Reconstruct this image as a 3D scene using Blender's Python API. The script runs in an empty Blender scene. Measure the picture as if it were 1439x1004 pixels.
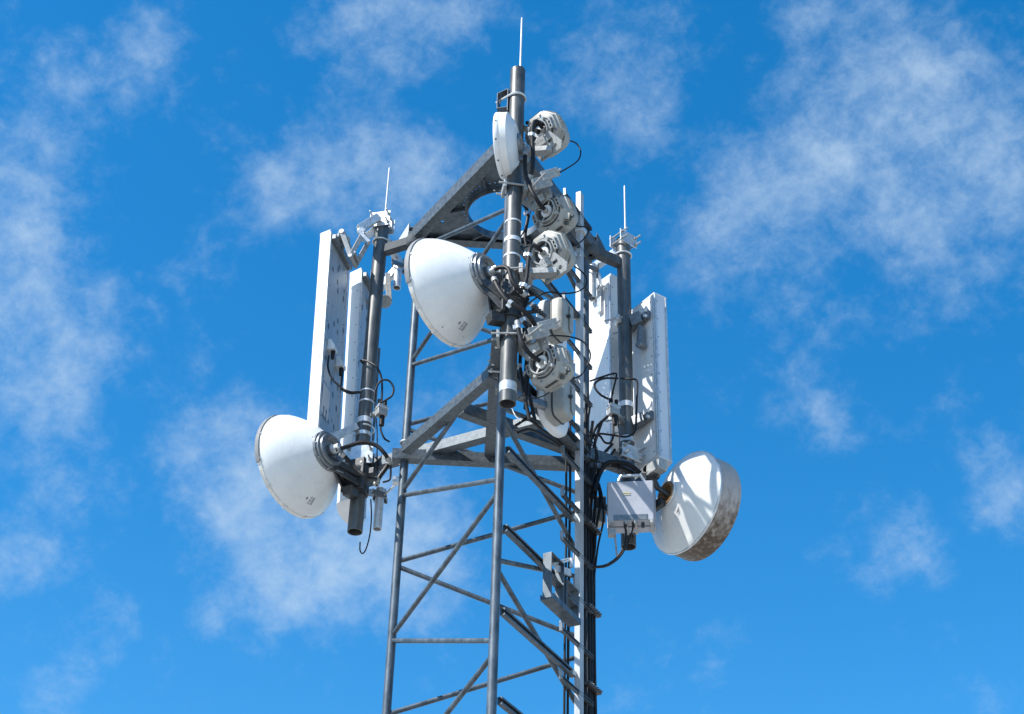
import bpy, bmesh, math, random
from math import sin, cos, pi, radians, sqrt
from mathutils import Vector, Matrix
random.seed(7)
D = bpy.data; SC = bpy.context.scene; COL = SC.collection
def V(*a): return Vector(a if len(a) > 1 else a[0])

# ------------------------------------------------------------------ camera
F, TH, ROLL = 2351.61, 0.60900946, 0.02997046
CAM = V(0, 0, 1.6)
_r = V(1, 0, 0); _u = V(0, -sin(TH), cos(TH)); FW = V(0, cos(TH), sin(TH))
RR = _r * cos(ROLL) + _u * sin(ROLL); UU = _u * cos(ROLL) - _r * sin(ROLL)
cd = D.cameras.new('camera'); cam = D.objects.new('camera', cd); COL.objects.link(cam)
cd.sensor_width = 36; cd.lens = 36 * F / 1439; cd.clip_end = 5000
m = Matrix((RR, UU, -FW)).transposed().to_4x4(); m.translation = CAM; cam.matrix_world = m
SC.camera = cam
SC.render.resolution_x, SC.render.resolution_y = 1024, 714
SC.view_settings.view_transform = 'Standard'; SC.view_settings.look = 'None'
SC.view_settings.gamma = 1; SC.view_settings.exposure = 0.7
try: SC.view_settings.use_curve_mapping = False
except Exception: pass

def ray(x, y): return RR * ((x - 719.5) / F) - UU * ((y - 502) / F) + FW
def P(x, y, Y):                       # the point seen at photo pixel x, y that lies Y metres away along the ground
    d = ray(x, y); return CAM + d * (Y / d.y)
def proj(p):
    q = V(p) - CAM; d = q.dot(FW); return (719.5 + F * q.dot(RR) / d, 502 - F * q.dot(UU) / d)
def zat(xy, y):                       # height on a plumb line where it crosses photo row y
    lo, hi = 0.0, 20.0
    for _ in range(50):
        mid = (lo + hi) / 2
        if proj((xy[0], xy[1], mid))[1] > y: lo = mid
        else: hi = mid
    return lo

# ------------------------------------------------------------------ sky, clouds, sun
SUN_EL, SUN_AZ = radians(48), radians(-120)     # azimuth from +Y towards +X: the sun stands to the left, a little behind the camera
sdir = V(sin(SUN_AZ) * cos(SUN_EL), cos(SUN_AZ) * cos(SUN_EL), sin(SUN_EL))
ld = D.lights.new('sun', 'SUN'); ld.energy = 5.0; ld.angle = radians(.53); ld.color = (1, .96, .9)
sun = D.objects.new('sun', ld); COL.objects.link(sun); sun.rotation_euler = sdir.to_track_quat('Z', 'Y').to_euler()

W = D.worlds.new('World'); SC.world = W; W.use_nodes = True
nt = W.node_tree; N = nt.nodes; L = nt.links; N.clear()
def nd(t, **k):
    n = N.new(t)
    for a, b in k.items(): setattr(n, a, b)
    return n
def mth(op, a, b=None, clamp=False):
    n = nd('ShaderNodeMath', operation=op, use_clamp=clamp)
    for i, v in enumerate((a, b)):
        if v is None: continue
        if isinstance(v, (int, float)): n.inputs[i].default_value = v
        else: L.new(v, n.inputs[i])
    return n.outputs[0]
tc = nd('ShaderNodeTexCoord')
sky = nd('ShaderNodeTexSky', sky_type='NISHITA'); sky.sun_disc = False
sky.sun_elevation = SUN_EL; sky.sun_rotation = SUN_AZ
sky.air_density = 1.0; sky.dust_density = .3; sky.ozone_density = 3.0
SKY_STRENGTH = .123
hs = nd('ShaderNodeHueSaturation'); hs.inputs['Hue'].default_value = .4945
hs.inputs['Saturation'].default_value = 1.39; hs.inputs['Value'].default_value = 1.14
L.new(sky.outputs[0], hs.inputs['Color'])
# cloud banks: directions of the patches in which the thin cloud gathers, with their angular width and weight
BANKS = [(40, 170, 130, .8), (30, 330, 110, .8), (110, 430, 120, .75), (40, 520, 120, .7), (190, 70, 90, .8), (90, 590, 60, .35),
         (520, 20, 110, .8), (640, 20, 80, .65), (410, 250, 90, .8), (520, 240, 120, .85), (620, 240, 90, .7), (380, 300, 60, .6), (300, 220, 60, .45),
         (860, 90, 100, .75), (910, 150, 60, .6), (800, 100, 60, .4), (250, 630, 60, .8), (380, 700, 110, 1.15), (480, 750, 140, 1.2), (430, 810, 80, .9), (590, 770, 130, .9), (330, 650, 80, .7),
         (360, 620, 70, .7), (60, 730, 110, .7), (30, 780, 60, .5), (180, 875, 45, .75), (295, 865, 50, .85), (70, 995, 60, .7), (140, 940, 40, .4), (240, 1000, 40, .4),
         (1190, 50, 120, .45), (1330, 110, 170, .62), (1310, 220, 150, .62), (1200, 230, 150, .55), (1100, 170, 120, .42), (1060, 290, 110, .5), (1130, 400, 120, .48), (1350, 400, 150, .5), (1430, 290, 110, .5), (1000, 330, 90, .4), (970, 380, 70, .3),
         (1140, 570, 60, .8), (1180, 610, 50, .5), (1260, 750, 70, .8), (1290, 790, 50, .5), (1400, 680, 70, .75), (1420, 720, 60, .6), (1390, 980, 50, .6),
         (1000, 900, 60, .4), (900, 940, 70, .35), (640, 560, 80, .5), (560, 560, 70, .35), (290, 360, 50, .5), (280, 510, 60, .4), (1130, 20, 60, .4)]
tot = None
for bx, by, rad, w in BANKS:
    c = ray(bx, by).normalized(); ang = rad / F * .98
    dp = nd('ShaderNodeVectorMath', operation='DOT_PRODUCT'); L.new(tc.outputs['Generated'], dp.inputs[0]); dp.inputs[1].default_value = c
    e = mth('EXPONENT', mth('MULTIPLY', mth('SUBTRACT', dp.outputs['Value'], 1.0), 1.0 / (ang * ang * .42)))
    e = mth('MULTIPLY', e, w)
    tot = e if tot is None else mth('ADD', tot, e)
tot = mth('MINIMUM', tot, 1.25)
mp = nd('ShaderNodeMapping'); L.new(tc.outputs['Generated'], mp.inputs[0]); mp.inputs['Rotation'].default_value = (.2, .5, .5); mp.inputs['Scale'].default_value = (1, 1, 1.15)
n1 = nd('ShaderNodeTexNoise'); L.new(mp.outputs[0], n1.inputs['Vector'])
n1.inputs['Scale'].default_value = 17; n1.inputs['Detail'].default_value = 9; n1.inputs['Roughness'].default_value = .6; n1.inputs['Distortion'].default_value = .12
n2 = nd('ShaderNodeTexNoise'); L.new(mp.outputs[0], n2.inputs['Vector'])
n2.inputs['Scale'].default_value = 48; n2.inputs['Detail'].default_value = 12; n2.inputs['Roughness'].default_value = .66; n2.inputs['Distortion'].default_value = .15
fb = mth('ADD', mth('MULTIPLY', n1.outputs['Fac'], .5), mth('MULTIPLY', n2.outputs['Fac'], .5))
dens = mth('SUBTRACT', mth('ADD', mth('MULTIPLY', fb, 3.1), mth('MULTIPLY', tot, .72)), 1.69)
mr = nd('ShaderNodeMapRange', interpolation_type='SMOOTHSTEP'); L.new(dens, mr.inputs[0])
mr.inputs[1].default_value = 0.0; mr.inputs[2].default_value = 1.85; mr.inputs[3].default_value = 0.0; mr.inputs[4].default_value = .9
cm = nd('ShaderNodeMix', data_type='RGBA'); L.new(mr.outputs[0], cm.inputs[0]); L.new(hs.outputs[0], cm.inputs[6])
cm.inputs[7].default_value = (2.9, 3.75, 4.6, 1)
bg = nd('ShaderNodeBackground'); bg.inputs[1].default_value = SKY_STRENGTH; L.new(cm.outputs[2], bg.inputs[0])
ow = nd('ShaderNodeOutputWorld'); L.new(bg.outputs[0], ow.inputs[0])

# ------------------------------------------------------------------ materials
def material(name, c1, c2=None, rough=.5, metal=0.0, scale=9.0, stretch=(1, 1, 1), bump=.0, spots=None, drips=None, low=0, contrast=(.35, .68), spec=.5):
    mt = D.materials.new(name); mt.use_nodes = True
    t = mt.node_tree; b = t.nodes['Principled BSDF']
    b.inputs['Roughness'].default_value = rough; b.inputs['Metallic'].default_value = metal; b.inputs['Specular IOR Level'].default_value = spec
    co = t.nodes.new('ShaderNodeTexCoord'); mp = t.nodes.new('ShaderNodeMapping'); mp.inputs['Scale'].default_value = stretch
    t.links.new(co.outputs['Object'], mp.inputs[0])
    nz = t.nodes.new('ShaderNodeTexNoise'); nz.inputs['Scale'].default_value = scale; nz.inputs['Detail'].default_value = 7; nz.inputs['Roughness'].default_value = .65
    t.links.new(mp.outputs[0], nz.inputs['Vector'])
    cr = t.nodes.new('ShaderNodeValToRGB'); cr.color_ramp.elements[0].position, cr.color_ramp.elements[1].position = contrast
    cr.color_ramp.elements[0].color = (*c1, 1); cr.color_ramp.elements[1].color = (*(c2 or c1), 1)
    t.links.new(nz.outputs['Fac'], cr.inputs[0]); col = cr.outputs[0]
    def over(col, fac, rgb):
        mx = t.nodes.new('ShaderNodeMix'); mx.data_type = 'RGBA'; t.links.new(fac, mx.inputs[0]); t.links.new(col, mx.inputs[6]); mx.inputs[7].default_value = (*rgb, 1)
        return mx.outputs[2]
    def ramp(src, lo, hi, top=1.0):
        r = t.nodes.new('ShaderNodeMapRange'); t.links.new(src, r.inputs[0]); r.inputs[1].default_value = lo; r.inputs[2].default_value = hi; r.inputs[4].default_value = top
        return r.outputs[0]
    if drips:                       # run-off streaks and grime
        rgb, amount, st, lo, hi = drips
        m2 = t.nodes.new('ShaderNodeMapping'); m2.inputs['Scale'].default_value = st; t.links.new(co.outputs['Object'], m2.inputs[0])
        z2 = t.nodes.new('ShaderNodeTexNoise'); z2.inputs['Scale'].default_value = 14; z2.inputs['Detail'].default_value = 6; z2.inputs['Roughness'].default_value = .6
        t.links.new(m2.outputs[0], z2.inputs['Vector']); src = z2.outputs['Fac']
        if low:                     # dirt that gathers on the lower side
            sx = t.nodes.new('ShaderNodeSeparateXYZ'); t.links.new(co.outputs['Object'], sx.inputs[0])
            ma = t.nodes.new('ShaderNodeMath'); ma.operation = 'MULTIPLY_ADD'; t.links.new(sx.outputs['Z'], ma.inputs[0]); ma.inputs[1].default_value = -low; t.links.new(src, ma.inputs[2]); src = ma.outputs[0]
        col = over(col, ramp(src, lo, hi, amount), rgb)
    if spots:                       # rust pits / rivet specks
        rgb, sc, rad, st = spots
        m3 = t.nodes.new('ShaderNodeMapping'); m3.inputs['Scale'].default_value = st; t.links.new(co.outputs['Object'], m3.inputs[0])
        vo = t.nodes.new('ShaderNodeTexVoronoi'); vo.inputs['Scale'].default_value = sc; t.links.new(m3.outputs[0], vo.inputs['Vector'])
        col = over(col, ramp(vo.outputs['Distance'], rad, rad * .6, .9), rgb)
    t.links.new(col, b.inputs['Base Color'])
    rr = t.nodes.new('ShaderNodeMapRange'); rr.inputs[3].default_value = max(.05, rough - .1); rr.inputs[4].default_value = min(1, rough + .12)
    t.links.new(nz.outputs['Fac'], rr.inputs[0]); t.links.new(rr.outputs[0], b.inputs['Roughness'])
    if bump:
        bp = t.nodes.new('ShaderNodeBump'); bp.inputs['Strength'].default_value = bump; bp.inputs['Distance'].default_value = .004
        t.links.new(nz.outputs['Fac'], bp.inputs['Height']); t.links.new(bp.outputs[0], b.inputs['Normal'])
    return mt
M = {}
M['galv'] = material('weathered_galvanised_steel', (.042, .058, .074), (.115, .145, .172), .44, .42, 16, (1, 1, .35), .25, drips=((.2, .21, .21), .4, (5, 5, .35), .58, .78))
M['pole'] = material('old_galvanised_pole', (.055, .06, .062), (.125, .13, .128), .44, .38, 14, (1, 1, .3), .2, drips=((.22, .2, .17), .5, (6, 6, .25), .52, .72))
M['matte'] = material('dull_zinc_bracket', (.035, .043, .05), (.08, .092, .102), .75, .05, 16, (1, 1, .35), .25)
M['beam'] = material('galvanised_beam', (.05, .065, .076), (.115, .14, .16), .48, .42, 30, (1, 1, 1), .2, drips=((.12, .12, .11), .4, (4, 4, 1), .55, .75))
M['bright'] = material('bright_zinc', (.42, .45, .47), (.66, .68, .69), .36, .45, 24, (1, 1, 1), .1)
M['rail'] = material('zinc_climbing_rail', (.27, .295, .32), (.4, .425, .445), .5, .15, 18, (1, 1, .3), .1)
M['alu'] = material('cast_aluminium', (.24, .25, .25), (.4, .41, .4), .5, .25, 40, (1, 1, 1), .15)
M['castdark'] = material('dark_cast_metal', (.025, .028, .031), (.06, .065, .07), .45, .3, 40, (1, 1, 1), .15)
M['hub'] = material('grey_cast_hub', (.13, .145, .16), (.24, .255, .265), .36, .5, 30)
M['dish'] = material('white_dish_paint', (.6, .615, .62), (.68, .69, .685), .36, 0, 5, (1, 1, 1), .0, drips=((.42, .41, .36), .4, (3.5, 3.5, .45), .54, .82), spots=((.2, .19, .17), 7, .06, (1, 1, 1)))
M['rim'] = material('weathered_white_rim', (.55, .53, .48), (.72, .72, .7), .5, 0, 18, (1, 1, 1), .0, drips=((.36, .3, .21), .6, (1, 1, 1), .52, .72))
M['gasket'] = material('grey_edge_strip', (.13, .135, .14), (.2, .205, .21), .6, 0, 30)
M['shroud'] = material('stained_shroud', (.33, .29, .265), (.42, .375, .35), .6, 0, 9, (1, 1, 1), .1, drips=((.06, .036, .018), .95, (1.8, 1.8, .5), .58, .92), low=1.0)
M['white'] = material('white_antenna_shell', (.6, .62, .63), (.69, .705, .71), .4, 0, 6, (1, 1, .3), 0, drips=((.55, .54, .5), .25, (7, 7, .3), .55, .8))
M['gloss'] = material('glossy_white_shell', (.5, .55, .6), (.62, .66, .7), .16, 0, 5, (1, 1, .12), 0, drips=((.5, .55, .6), .4, (12, 12, .1), .5, .75))
M['back'] = material('antenna_back_sheet', (.3, .345, .39), (.44, .485, .53), .42, .3, 12, (4, 4, .15), .05, drips=((.2, .19, .18), .55, (9, 9, .22), .54, .72), spots=((.03, .02, .015), 12, .27, (1, 1, .55)))
M['backlight'] = material('pale_antenna_back_sheet', (.68, .7, .71), (.78, .79, .79), .42, .05, 8, (3, 3, .2), 0, drips=((.5, .48, .44), .3, (9, 9, .25), .56, .76), spots=((.14, .1, .07), 8, .06, (1, 1, .6)))
M['radio'] = material('pale_grey_radio_casing', (.25, .25, .232), (.34, .34, .315), .48, 0, 12, (1, 1, 1), .05, drips=((.4, .37, .3), .4, (2, 2, 1), .55, .78))
M['cabinet'] = material('grey_cabinet_paint', (.3, .315, .36), (.37, .385, .43), .42, 0, 8, (1, 1, 1), .05, drips=((.36, .36, .36), .35, (3, 3, .4), .55, .8))
M['black'] = material('black_cable_rubber', (.007, .007, .008), (.016, .016, .018), .5, 0, 30, (1, 1, 1), .1, spec=.25)
M['dark'] = material('dark_recess', (.012, .012, .013), None, .8)
M['tape'] = material('pale_cable_tie', (.55, .57, .6), (.7, .72, .74), .4, .2, 30)
M['copper'] = material('brass_connector', (.36, .22, .11), (.5, .33, .18), .35, .7, 40)
M['rod'] = material('aluminium_rod', (.42, .44, .46), (.55, .57, .58), .5, .2, 30)
M['paper'] = material('printed_sticker', (.5, .51, .53), (.6, .61, .62), .6)
M['ink'] = material('sticker_ink', (.07, .07, .075), None, .6)
M['yellow'] = material('faded_yellow_sticker', (.46, .43, .26), None, .6)
M['ground'] = material('pale_bounce_ground', (.27, .26, .235), (.41, .395, .365), .95, 0, .6, (1, 1, 1), .5)  # unseen ground, made pale to bounce fill light up onto the undersides
M['concrete'] = material('concrete', (.3, .29, .27), (.42, .41, .38), .85, 0, 6, (1, 1, 1), .3)

# ------------------------------------------------------------------ object helpers
def base(o):
    b = V(0, 0, 0)
    while o is not None: b = b + o.location; o = o.parent
    return b
def tag(o, label=None, cat=None, group=None, kind=None):
    for k, v in (('label', label), ('category', cat), ('group', group), ('kind', kind)):
        if v: o[k] = v
    return o
def thing(name, label, cat, loc, group=None):
    o = D.objects.new(name, None); COL.objects.link(o); o.location = V(loc); o.empty_display_size = .05
    return tag(o, label, cat, group)
class MB:
    def __init__(s): s.v = []; s.f = []; s.m = []; s.cur = 0
    def add(s, vs, fs):
        k = len(s.v); s.v += [V(v) for v in vs]; s.f += [[i + k for i in f] for f in fs]; s.m += [s.cur] * len(fs); return s
    def box(s, c, size, m=None):
        R = m.to_3x3() if m else Matrix.Identity(3); c = V(c); h = [x / 2 for x in size]
        vs = [c + R @ V(sx * h[0], sy * h[1], sz * h[2]) for sz in (-1, 1) for sx, sy in ((-1, -1), (1, -1), (1, 1), (-1, 1))]
        return s.add(vs, [(3, 2, 1, 0), (4, 5, 6, 7), (0, 1, 5, 4), (1, 2, 6, 5), (2, 3, 7, 6), (3, 0, 4, 7)])
    def sect(s, p0, p1, poly, up=(0, 0, 1)):       # a closed section swept from p0 to p1
        p0, p1 = V(p0), V(p1); d = (p1 - p0).normalized(); a = V(up)
        sd = d.cross(a).normalized(); a = sd.cross(d)
        n = len(poly); vs = [p + sd * x + a * y for p in (p0, p1) for x, y in poly]
        return s.add(vs, [tuple(range(n))[::-1], tuple(range(n, 2 * n))] + [(i, (i + 1) % n, n + (i + 1) % n, n + i) for i in range(n)])
    def bar(s, p0, p1, w, h, up=(0, 0, 1)):
        return s.sect(p0, p1, [(-w / 2, -h / 2), (w / 2, -h / 2), (w / 2, h / 2), (-w / 2, h / 2)], up)
    def rings(s, rings, closed=False, caps=True):
        n = len(rings[0]); k = len(rings); vs = [p for r in rings for p in r]; fs = []
        for i in range(k if closed else k - 1):
            a, b = i * n, ((i + 1) % k) * n
            fs += [(a + j, a + (j + 1) % n, b + (j + 1) % n, b + j) for j in range(n)]
        if caps and not closed: fs += [tuple(range(n))[::-1], tuple(range((k - 1) * n, k * n))]
        return s.add(vs, fs)
    def tube(s, pts, r, n=10, caps=True, closed=False):
        pts = [V(p) for p in pts]; k = len(pts); rs = r if isinstance(r, (list, tuple)) else [r] * k
        T = []
        for i in range(k):
            a = pts[i - 1] if (i > 0 or closed) else pts[i]; b = pts[(i + 1) % k] if (i < k - 1 or closed) else pts[i]
            T.append((b - a).normalized())
        ref = V(0, 0, 1) if abs(T[0].z) < .9 else V(1, 0, 0)
        nrm = (ref - T[0] * ref.dot(T[0])).normalized(); out = []
        for i in range(k):
            nrm = (nrm - T[i] * nrm.dot(T[i])).normalized(); bi = T[i].cross(nrm)
            out.append([pts[i] + (nrm * cos(2 * pi * j / n) + bi * sin(2 * pi * j / n)) * rs[i] for j in range(n)])
        return s.rings(out, closed, caps)
    def cyl(s, p0, p1, r, n=20, r2=None): return s.tube([p0, p1], [r, r if r2 is None else r2], n)
    def pipe(s, p0, p1, r, wall=.006, n=28):       # open-ended pipe
        p0, p1 = V(p0), V(p1); d = (p1 - p0).normalized(); ref = V(0, 0, 1) if abs(d.z) < .9 else V(1, 0, 0)
        a = (ref - d * ref.dot(d)).normalized(); b = d.cross(a)
        c = lambda p, q: [p + (a * cos(2 * pi * j / n) + b * sin(2 * pi * j / n)) * q for j in range(n)]
        return s.rings([c(p0, r), c(p1, r), c(p1, r - wall), c(p0, r - wall)], closed=True)
    def lathe(s, prof, m, n=48, caps=False):
        return s.rings([[m @ V(r * cos(2 * pi * j / n), r * sin(2 * pi * j / n), z) for j in range(n)] for r, z in prof], False, caps)
    def arc(s, c, ax, ref, R, a0, a1, r, n=24, seg=8):
        ax = V(ax).normalized(); ref = (V(ref) - ax * V(ref).dot(ax)).normalized(); b = ax.cross(ref)
        return s.tube([V(c) + (ref * cos(a0 + (a1 - a0) * i / n) + b * sin(a0 + (a1 - a0) * i / n)) * R for i in range(n + 1)], r, seg)
    def build(s, name, mat, parent=None, bev=0, loc=None, label=None, smooth=35):
        me = D.meshes.new(name); b = base(parent) if parent else V(loc if loc is not None else sum(s.v, V(0, 0, 0)) / len(s.v))
        bm = bmesh.new(); vs = [bm.verts.new(v - b) for v in s.v]
        s.m += [0] * (len(s.f) - len(s.m))
        for f, mi in zip(s.f, s.m):
            try: bm.faces.new([vs[i] for i in f]).material_index = mi
            except ValueError: pass
        bmesh.ops.recalc_face_normals(bm, faces=bm.faces); bm.to_mesh(me); bm.free()
        for p in me.polygons: p.use_smooth = True
        me.set_sharp_from_angle(angle=radians(smooth)); [me.materials.append(M[q]) for q in mat.split()]
        o = D.objects.new(name, me); COL.objects.link(o)
        if parent: o.parent = parent
        else: o.location = b
        if bev:
            q = o.modifiers.new('bevel', 'BEVEL'); q.width = bev; q.segments = 2; q.limit_method = 'ANGLE'; q.angle_limit = radians(40); q.harden_normals = True
        if label: o['label'] = label
        return o
def dup(root, loc, label, rot=None):
    r = root.copy(); COL.objects.link(r); r.location = V(loc); r['label'] = label
    if rot is not None: r.rotation_euler = rot
    for ch in list(root.children):
        c = ch.copy(); COL.objects.link(c); c.parent = r
        for g in list(ch.children):
            e = g.copy(); COL.objects.link(e); e.parent = c
    return r
def frame(z, up=(0, 0, 1), o=(0, 0, 0)):          # local z along z, local y as near up as it can be
    z = V(z).normalized(); x = V(up).cross(z).normalized(); y = z.cross(x)
    mm = Matrix((x, y, z)).transposed().to_4x4(); mm.translation = V(o); return mm
def spline(pts, k=7):
    pts = [V(p) for p in pts]; q = [pts[0] * 2 - pts[1]] + pts + [pts[-1] * 2 - pts[-2]]; out = []
    for i in range(1, len(q) - 2):
        for j in range(k):
            t = j / k; a, b, c, d = q[i - 1:i + 3]
            out.append(.5 * ((2 * b) + (c - a) * t + (2 * a - 5 * b + 4 * c - d) * t * t + (3 * b - a - 3 * c + d) * t ** 3))
    return out + [pts[-1]]
def cable(label, pts, r=.008, group=None, name='cable', mat='black', ties=(), ends=True):
    pts = spline(pts); mb = MB(); mb.tube(pts, r, 10); o = tag(mb.build(name, mat, loc=pts[0]), label, 'cable', group)
    for t in ties:
        i = max(1, min(len(pts) - 2, int(t * (len(pts) - 1)))); d = (pts[i + 1] - pts[i - 1]).normalized(); c = pts[i]
        sd = d.cross(V(0, -.8, -.57)).normalized(); mb = MB(); mb.cyl(c - d * .016, c + d * .016, r * 1.22, 12); mb.box(c + sd * r * 1.3, (.018, .03, .034), frame(d)); mb.build('buckle', 'bright', o, .002)
    if ends and r > .012 and name == 'waveguide':
        for a, b in ((pts[0], pts[2]), (pts[-1], pts[-3])): MB().cyl(a, a + (b - a).normalized() * .035, r * 1.35, 14).build('end_fitting', 'alu', o)
    return o
def plate_holes(mb, outer, holes, z0, z1):        # a flat plate with holes cut through it
    bm = bmesh.new(); loops = [outer] + holes; edges = []
    for lp in loops:
        vs = [bm.verts.new((p[0], p[1], 0)) for p in lp]; edges += [bm.edges.new((vs[i], vs[(i + 1) % len(vs)])) for i in range(len(vs))]
    r = bmesh.ops.triangle_fill(bm, edges=edges, use_beauty=True); bm.verts.ensure_lookup_table(); bm.verts.index_update()
    co = [v.co.copy() for v in bm.verts]; fs = [[v.index for v in f.verts] for f in bm.faces]; bm.free()
    mb.add([(c.x, c.y, z0) for c in co], [f[::-1] for f in fs]); mb.add([(c.x, c.y, z1) for c in co], fs)
    for lp in loops:
        n = len(lp); mb.add([(p[0], p[1], z0) for p in lp] + [(p[0], p[1], z1) for p in lp], [(i, (i + 1) % n, n + (i + 1) % n, n + i) for i in range(n)])

# ------------------------------------------------------------------ ground (below the frame)
g = MB(); g.add([(-1500, -1500, 0), (1500, -1500, 0), (1500, 1500, 0), (-1500, 1500, 0)], [(0, 1, 2, 3)])
tag(g.build('ground', 'ground', loc=(0, 0, 0)), kind='structure')

# ------------------------------------------------------------------ lattice tower
A, B, C = V(-.834, 11.464, 0), V(-.065, 10.235, 0), V(.615, 11.516, 0); O = (A + B + C) / 3
H0, PT = 7.0027, 1.2485
def at(p, z): return V(p.x, p.y, z)
U = (C - B).normalized(); NN = V(U.y, -U.x, 0)
FPOLE, LPOLE, RPOLE = V(-.022, 9.82, 0), V(-1.2, 11.66, 0), V(.97, 11.74, 0)
tower = thing('lattice_tower', 'triangular galvanised steel lattice tower carrying all the antennas', 'tower', (O.x, O.y, 0))
for p in (A, B, C): MB().cyl(at(p, .02), at(p, 10.83), .0335, 24).build('leg', 'galv', tower)
for p in (A, B, C): MB().box(at(p, .06), (.4, .4, .12)).build('footing', 'concrete', tower, .01)
def brace(p, q, r=.0185):
    d = (q - p).normalized(); MB().tube([p + d * .03, p + d * .05, q - d * .05, q - d * .03], [r * .92, r, r, r * .92], 14).build('brace', 'galv', tower)
ZT = 10.8
for k in range(-6, 4):
    for X, Y_, sh, d0, d1 in ((A, B, 0, .02, .05), (A, C, .5, .02, .06), (B, C, 0, .03, .05)):
        zk = H0 + (k + sh) * PT
        for sgn in (-1, 1):
            za, zb = zk + sgn * d0, zk + sgn * (PT / 2 - d1)
            if min(za, zb) < .2: continue
            if za > ZT: continue
            if zb > ZT: continue
            brace(at(X, za), at(Y_, zb))
# level channels on the face of the climbing rail
CH = [(-.026, -.018), (.026, -.018), (.026, .018), (.012, .018), (.012, .012), (.020, .012), (.020, -.012), (-.020, -.012), (-.020, .012), (-.012, .012), (-.012, .018), (-.026, .018)]
for k in range(-9, 5):
    z = 7.926 + .641 * k; a = B + U * .02 + NN * .048; b = B + U * 1.128 + NN * .048
    MB().sect(at(a, z), at(b, z), CH, up=NN).build('channel', 'galv', tower)
    MB().box(at(b - U * .006, z), (.05, .035, .07), frame(U)).build('channel_block', 'bright', tower, .004)
# lower frame
ZB = 8.585
def beam(a, b, w=.085, h=.09, z=ZB, name='frame_beam', mat='beam'):
    mb = MB(); t = .008; w2, h2 = w / 2, h / 2
    return mb.sect(at(a, z), at(b, z), [(-w2, -h2), (w2, -h2), (w2, h2), (-w2, h2), (-w2, h2 - t), (w2 - t, h2 - t), (w2 - t, -h2 + t), (-w2, -h2 + t)]).build(name, mat, tower)
for X, Y_, e0, e1 in ((A, C, .10, .12), (A, B, -.12, -.04), (C, B, -.12, -.04)):
    d = (Y_ - X).normalized(); mid = (X + Y_) / 2; out = V(mid.x - O.x, mid.y - O.y, 0).normalized()
    off = out * (-.02 if e0 > 0 else .055); beam(X - d * e0 + off, Y_ + d * e1 + off)
def arm(pole, leg, opp, side, z=8.645, hh=.10):
    d = (leg - pole).normalized(); s_ = V(-d.y, d.x, 0) * side
    a = pole + d * .02 + s_; b = opp + s_ * .6 - d * .045
    mb = MB(); mb.bar(at(a, z), at(b, z), .085, hh); o = mb.build('support_arm', 'beam', tower, .006)
    mb = MB()
    for q in (.08, .3, .36, .55):
        for w in (-.02,): mb.cyl(at(a + d * q, z - .056), at(a + d * q, z - .05), .011, 8)
    mb.build('arm_bolts', 'bright', o)
    for dz in (.075, -.075):               # U-bolts round the leg
        c = at(leg, z + dz); mb = MB(); mb.arc(c, (0, 0, 1), -s_, .043, -pi / 2, pi / 2, .008, 16)
        for e in (1, -1):
            q = d * (.043 * e); mb.tube([c + q, c + q + s_.normalized() * .11], .008, 8); mb.cyl(c + q + s_.normalized() * .085, c + q + s_.normalized() * .1, .014, 6)
        mb.build('u_bolt', 'bright', o)
arm(FPOLE, B, (A + C) / 2, .085); arm(LPOLE, A, (B + C) / 2, .085, 8.645, .094); arm(RPOLE, C, (A + B) / 2, .085, 8.645, .106)

# head frame: three edge beams round a plate with a large round hole
ZH = 10.86
hc = []
for p in (A, B, C):
    d = (p - O).normalized(); hc.append(p + d * .12)
th_ = lambda c, r, n, a0=0: [(c.x + r * cos(a0 + 2 * pi * i / n), c.y + r * sin(a0 + 2 * pi * i / n)) for i in range(n)]
holes = [th_(O, .325, 56)]
for i in range(48):
    a = 2 * pi * i / 48
    if (i % 8) in (0,): continue
    holes.append(th_(O + V(cos(a), sin(a), 0) * .362, .0085, 6))
for p in (A, B, C):
    d = (O - p).normalized(); s_ = V(-d.y, d.x, 0)
    for e in (-.09, .09): holes.append(th_(p + d * .27 + s_ * e, .016, 8))
mb = MB(); plate_holes(mb, [(p.x, p.y) for p in hc], holes, ZH, ZH + .008); head = mb.build('head_plate', 'galv', tower)
mb = MB(); mb.lathe([(.325, -.07), (.325, -.001), (.319, -.001), (.319, -.07), (.325, -.07)], Matrix.Translation(at(O, ZH)), 64); mb.build('ring_collar', 'galv', head)
for i in range(3):
    a, b = hc[i], hc[(i + 1) % 3]; mid = (a + b) / 2; out = (mid - O).normalized(); d = (b - a).normalized()
    mb = MB(); w, h, t = .09, .125, .008
    mb.sect(at(a + out * .012 - d * .0, ZH + .022), at(b + out * .012, ZH + .022), [(-w, -h / 2), (0, -h / 2), (0, h / 2), (-w, h / 2), (-w, h / 2 - t), (-t, h / 2 - t), (-t, -h / 2 + t), (-w, -h / 2 + t)] if (d.cross(V(0, 0, 1))).dot(out) > 0 else
            [(w, -h / 2), (0, -h / 2), (0, h / 2), (w, h / 2), (w, h / 2 - t), (t, h / 2 - t), (t, -h / 2 + t), (w, -h / 2 + t)]); mb.build('edge_beam', 'beam', head)
    for q in (.34, .66):
        s0 = a.lerp(b, q); s1 = O + (s0 - O).normalized() * .35; MB().bar(at(s0 - out * .09, ZH - .02), at(s1, ZH - .02), .008, .04).build('stiffener', 'galv', head)
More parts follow.
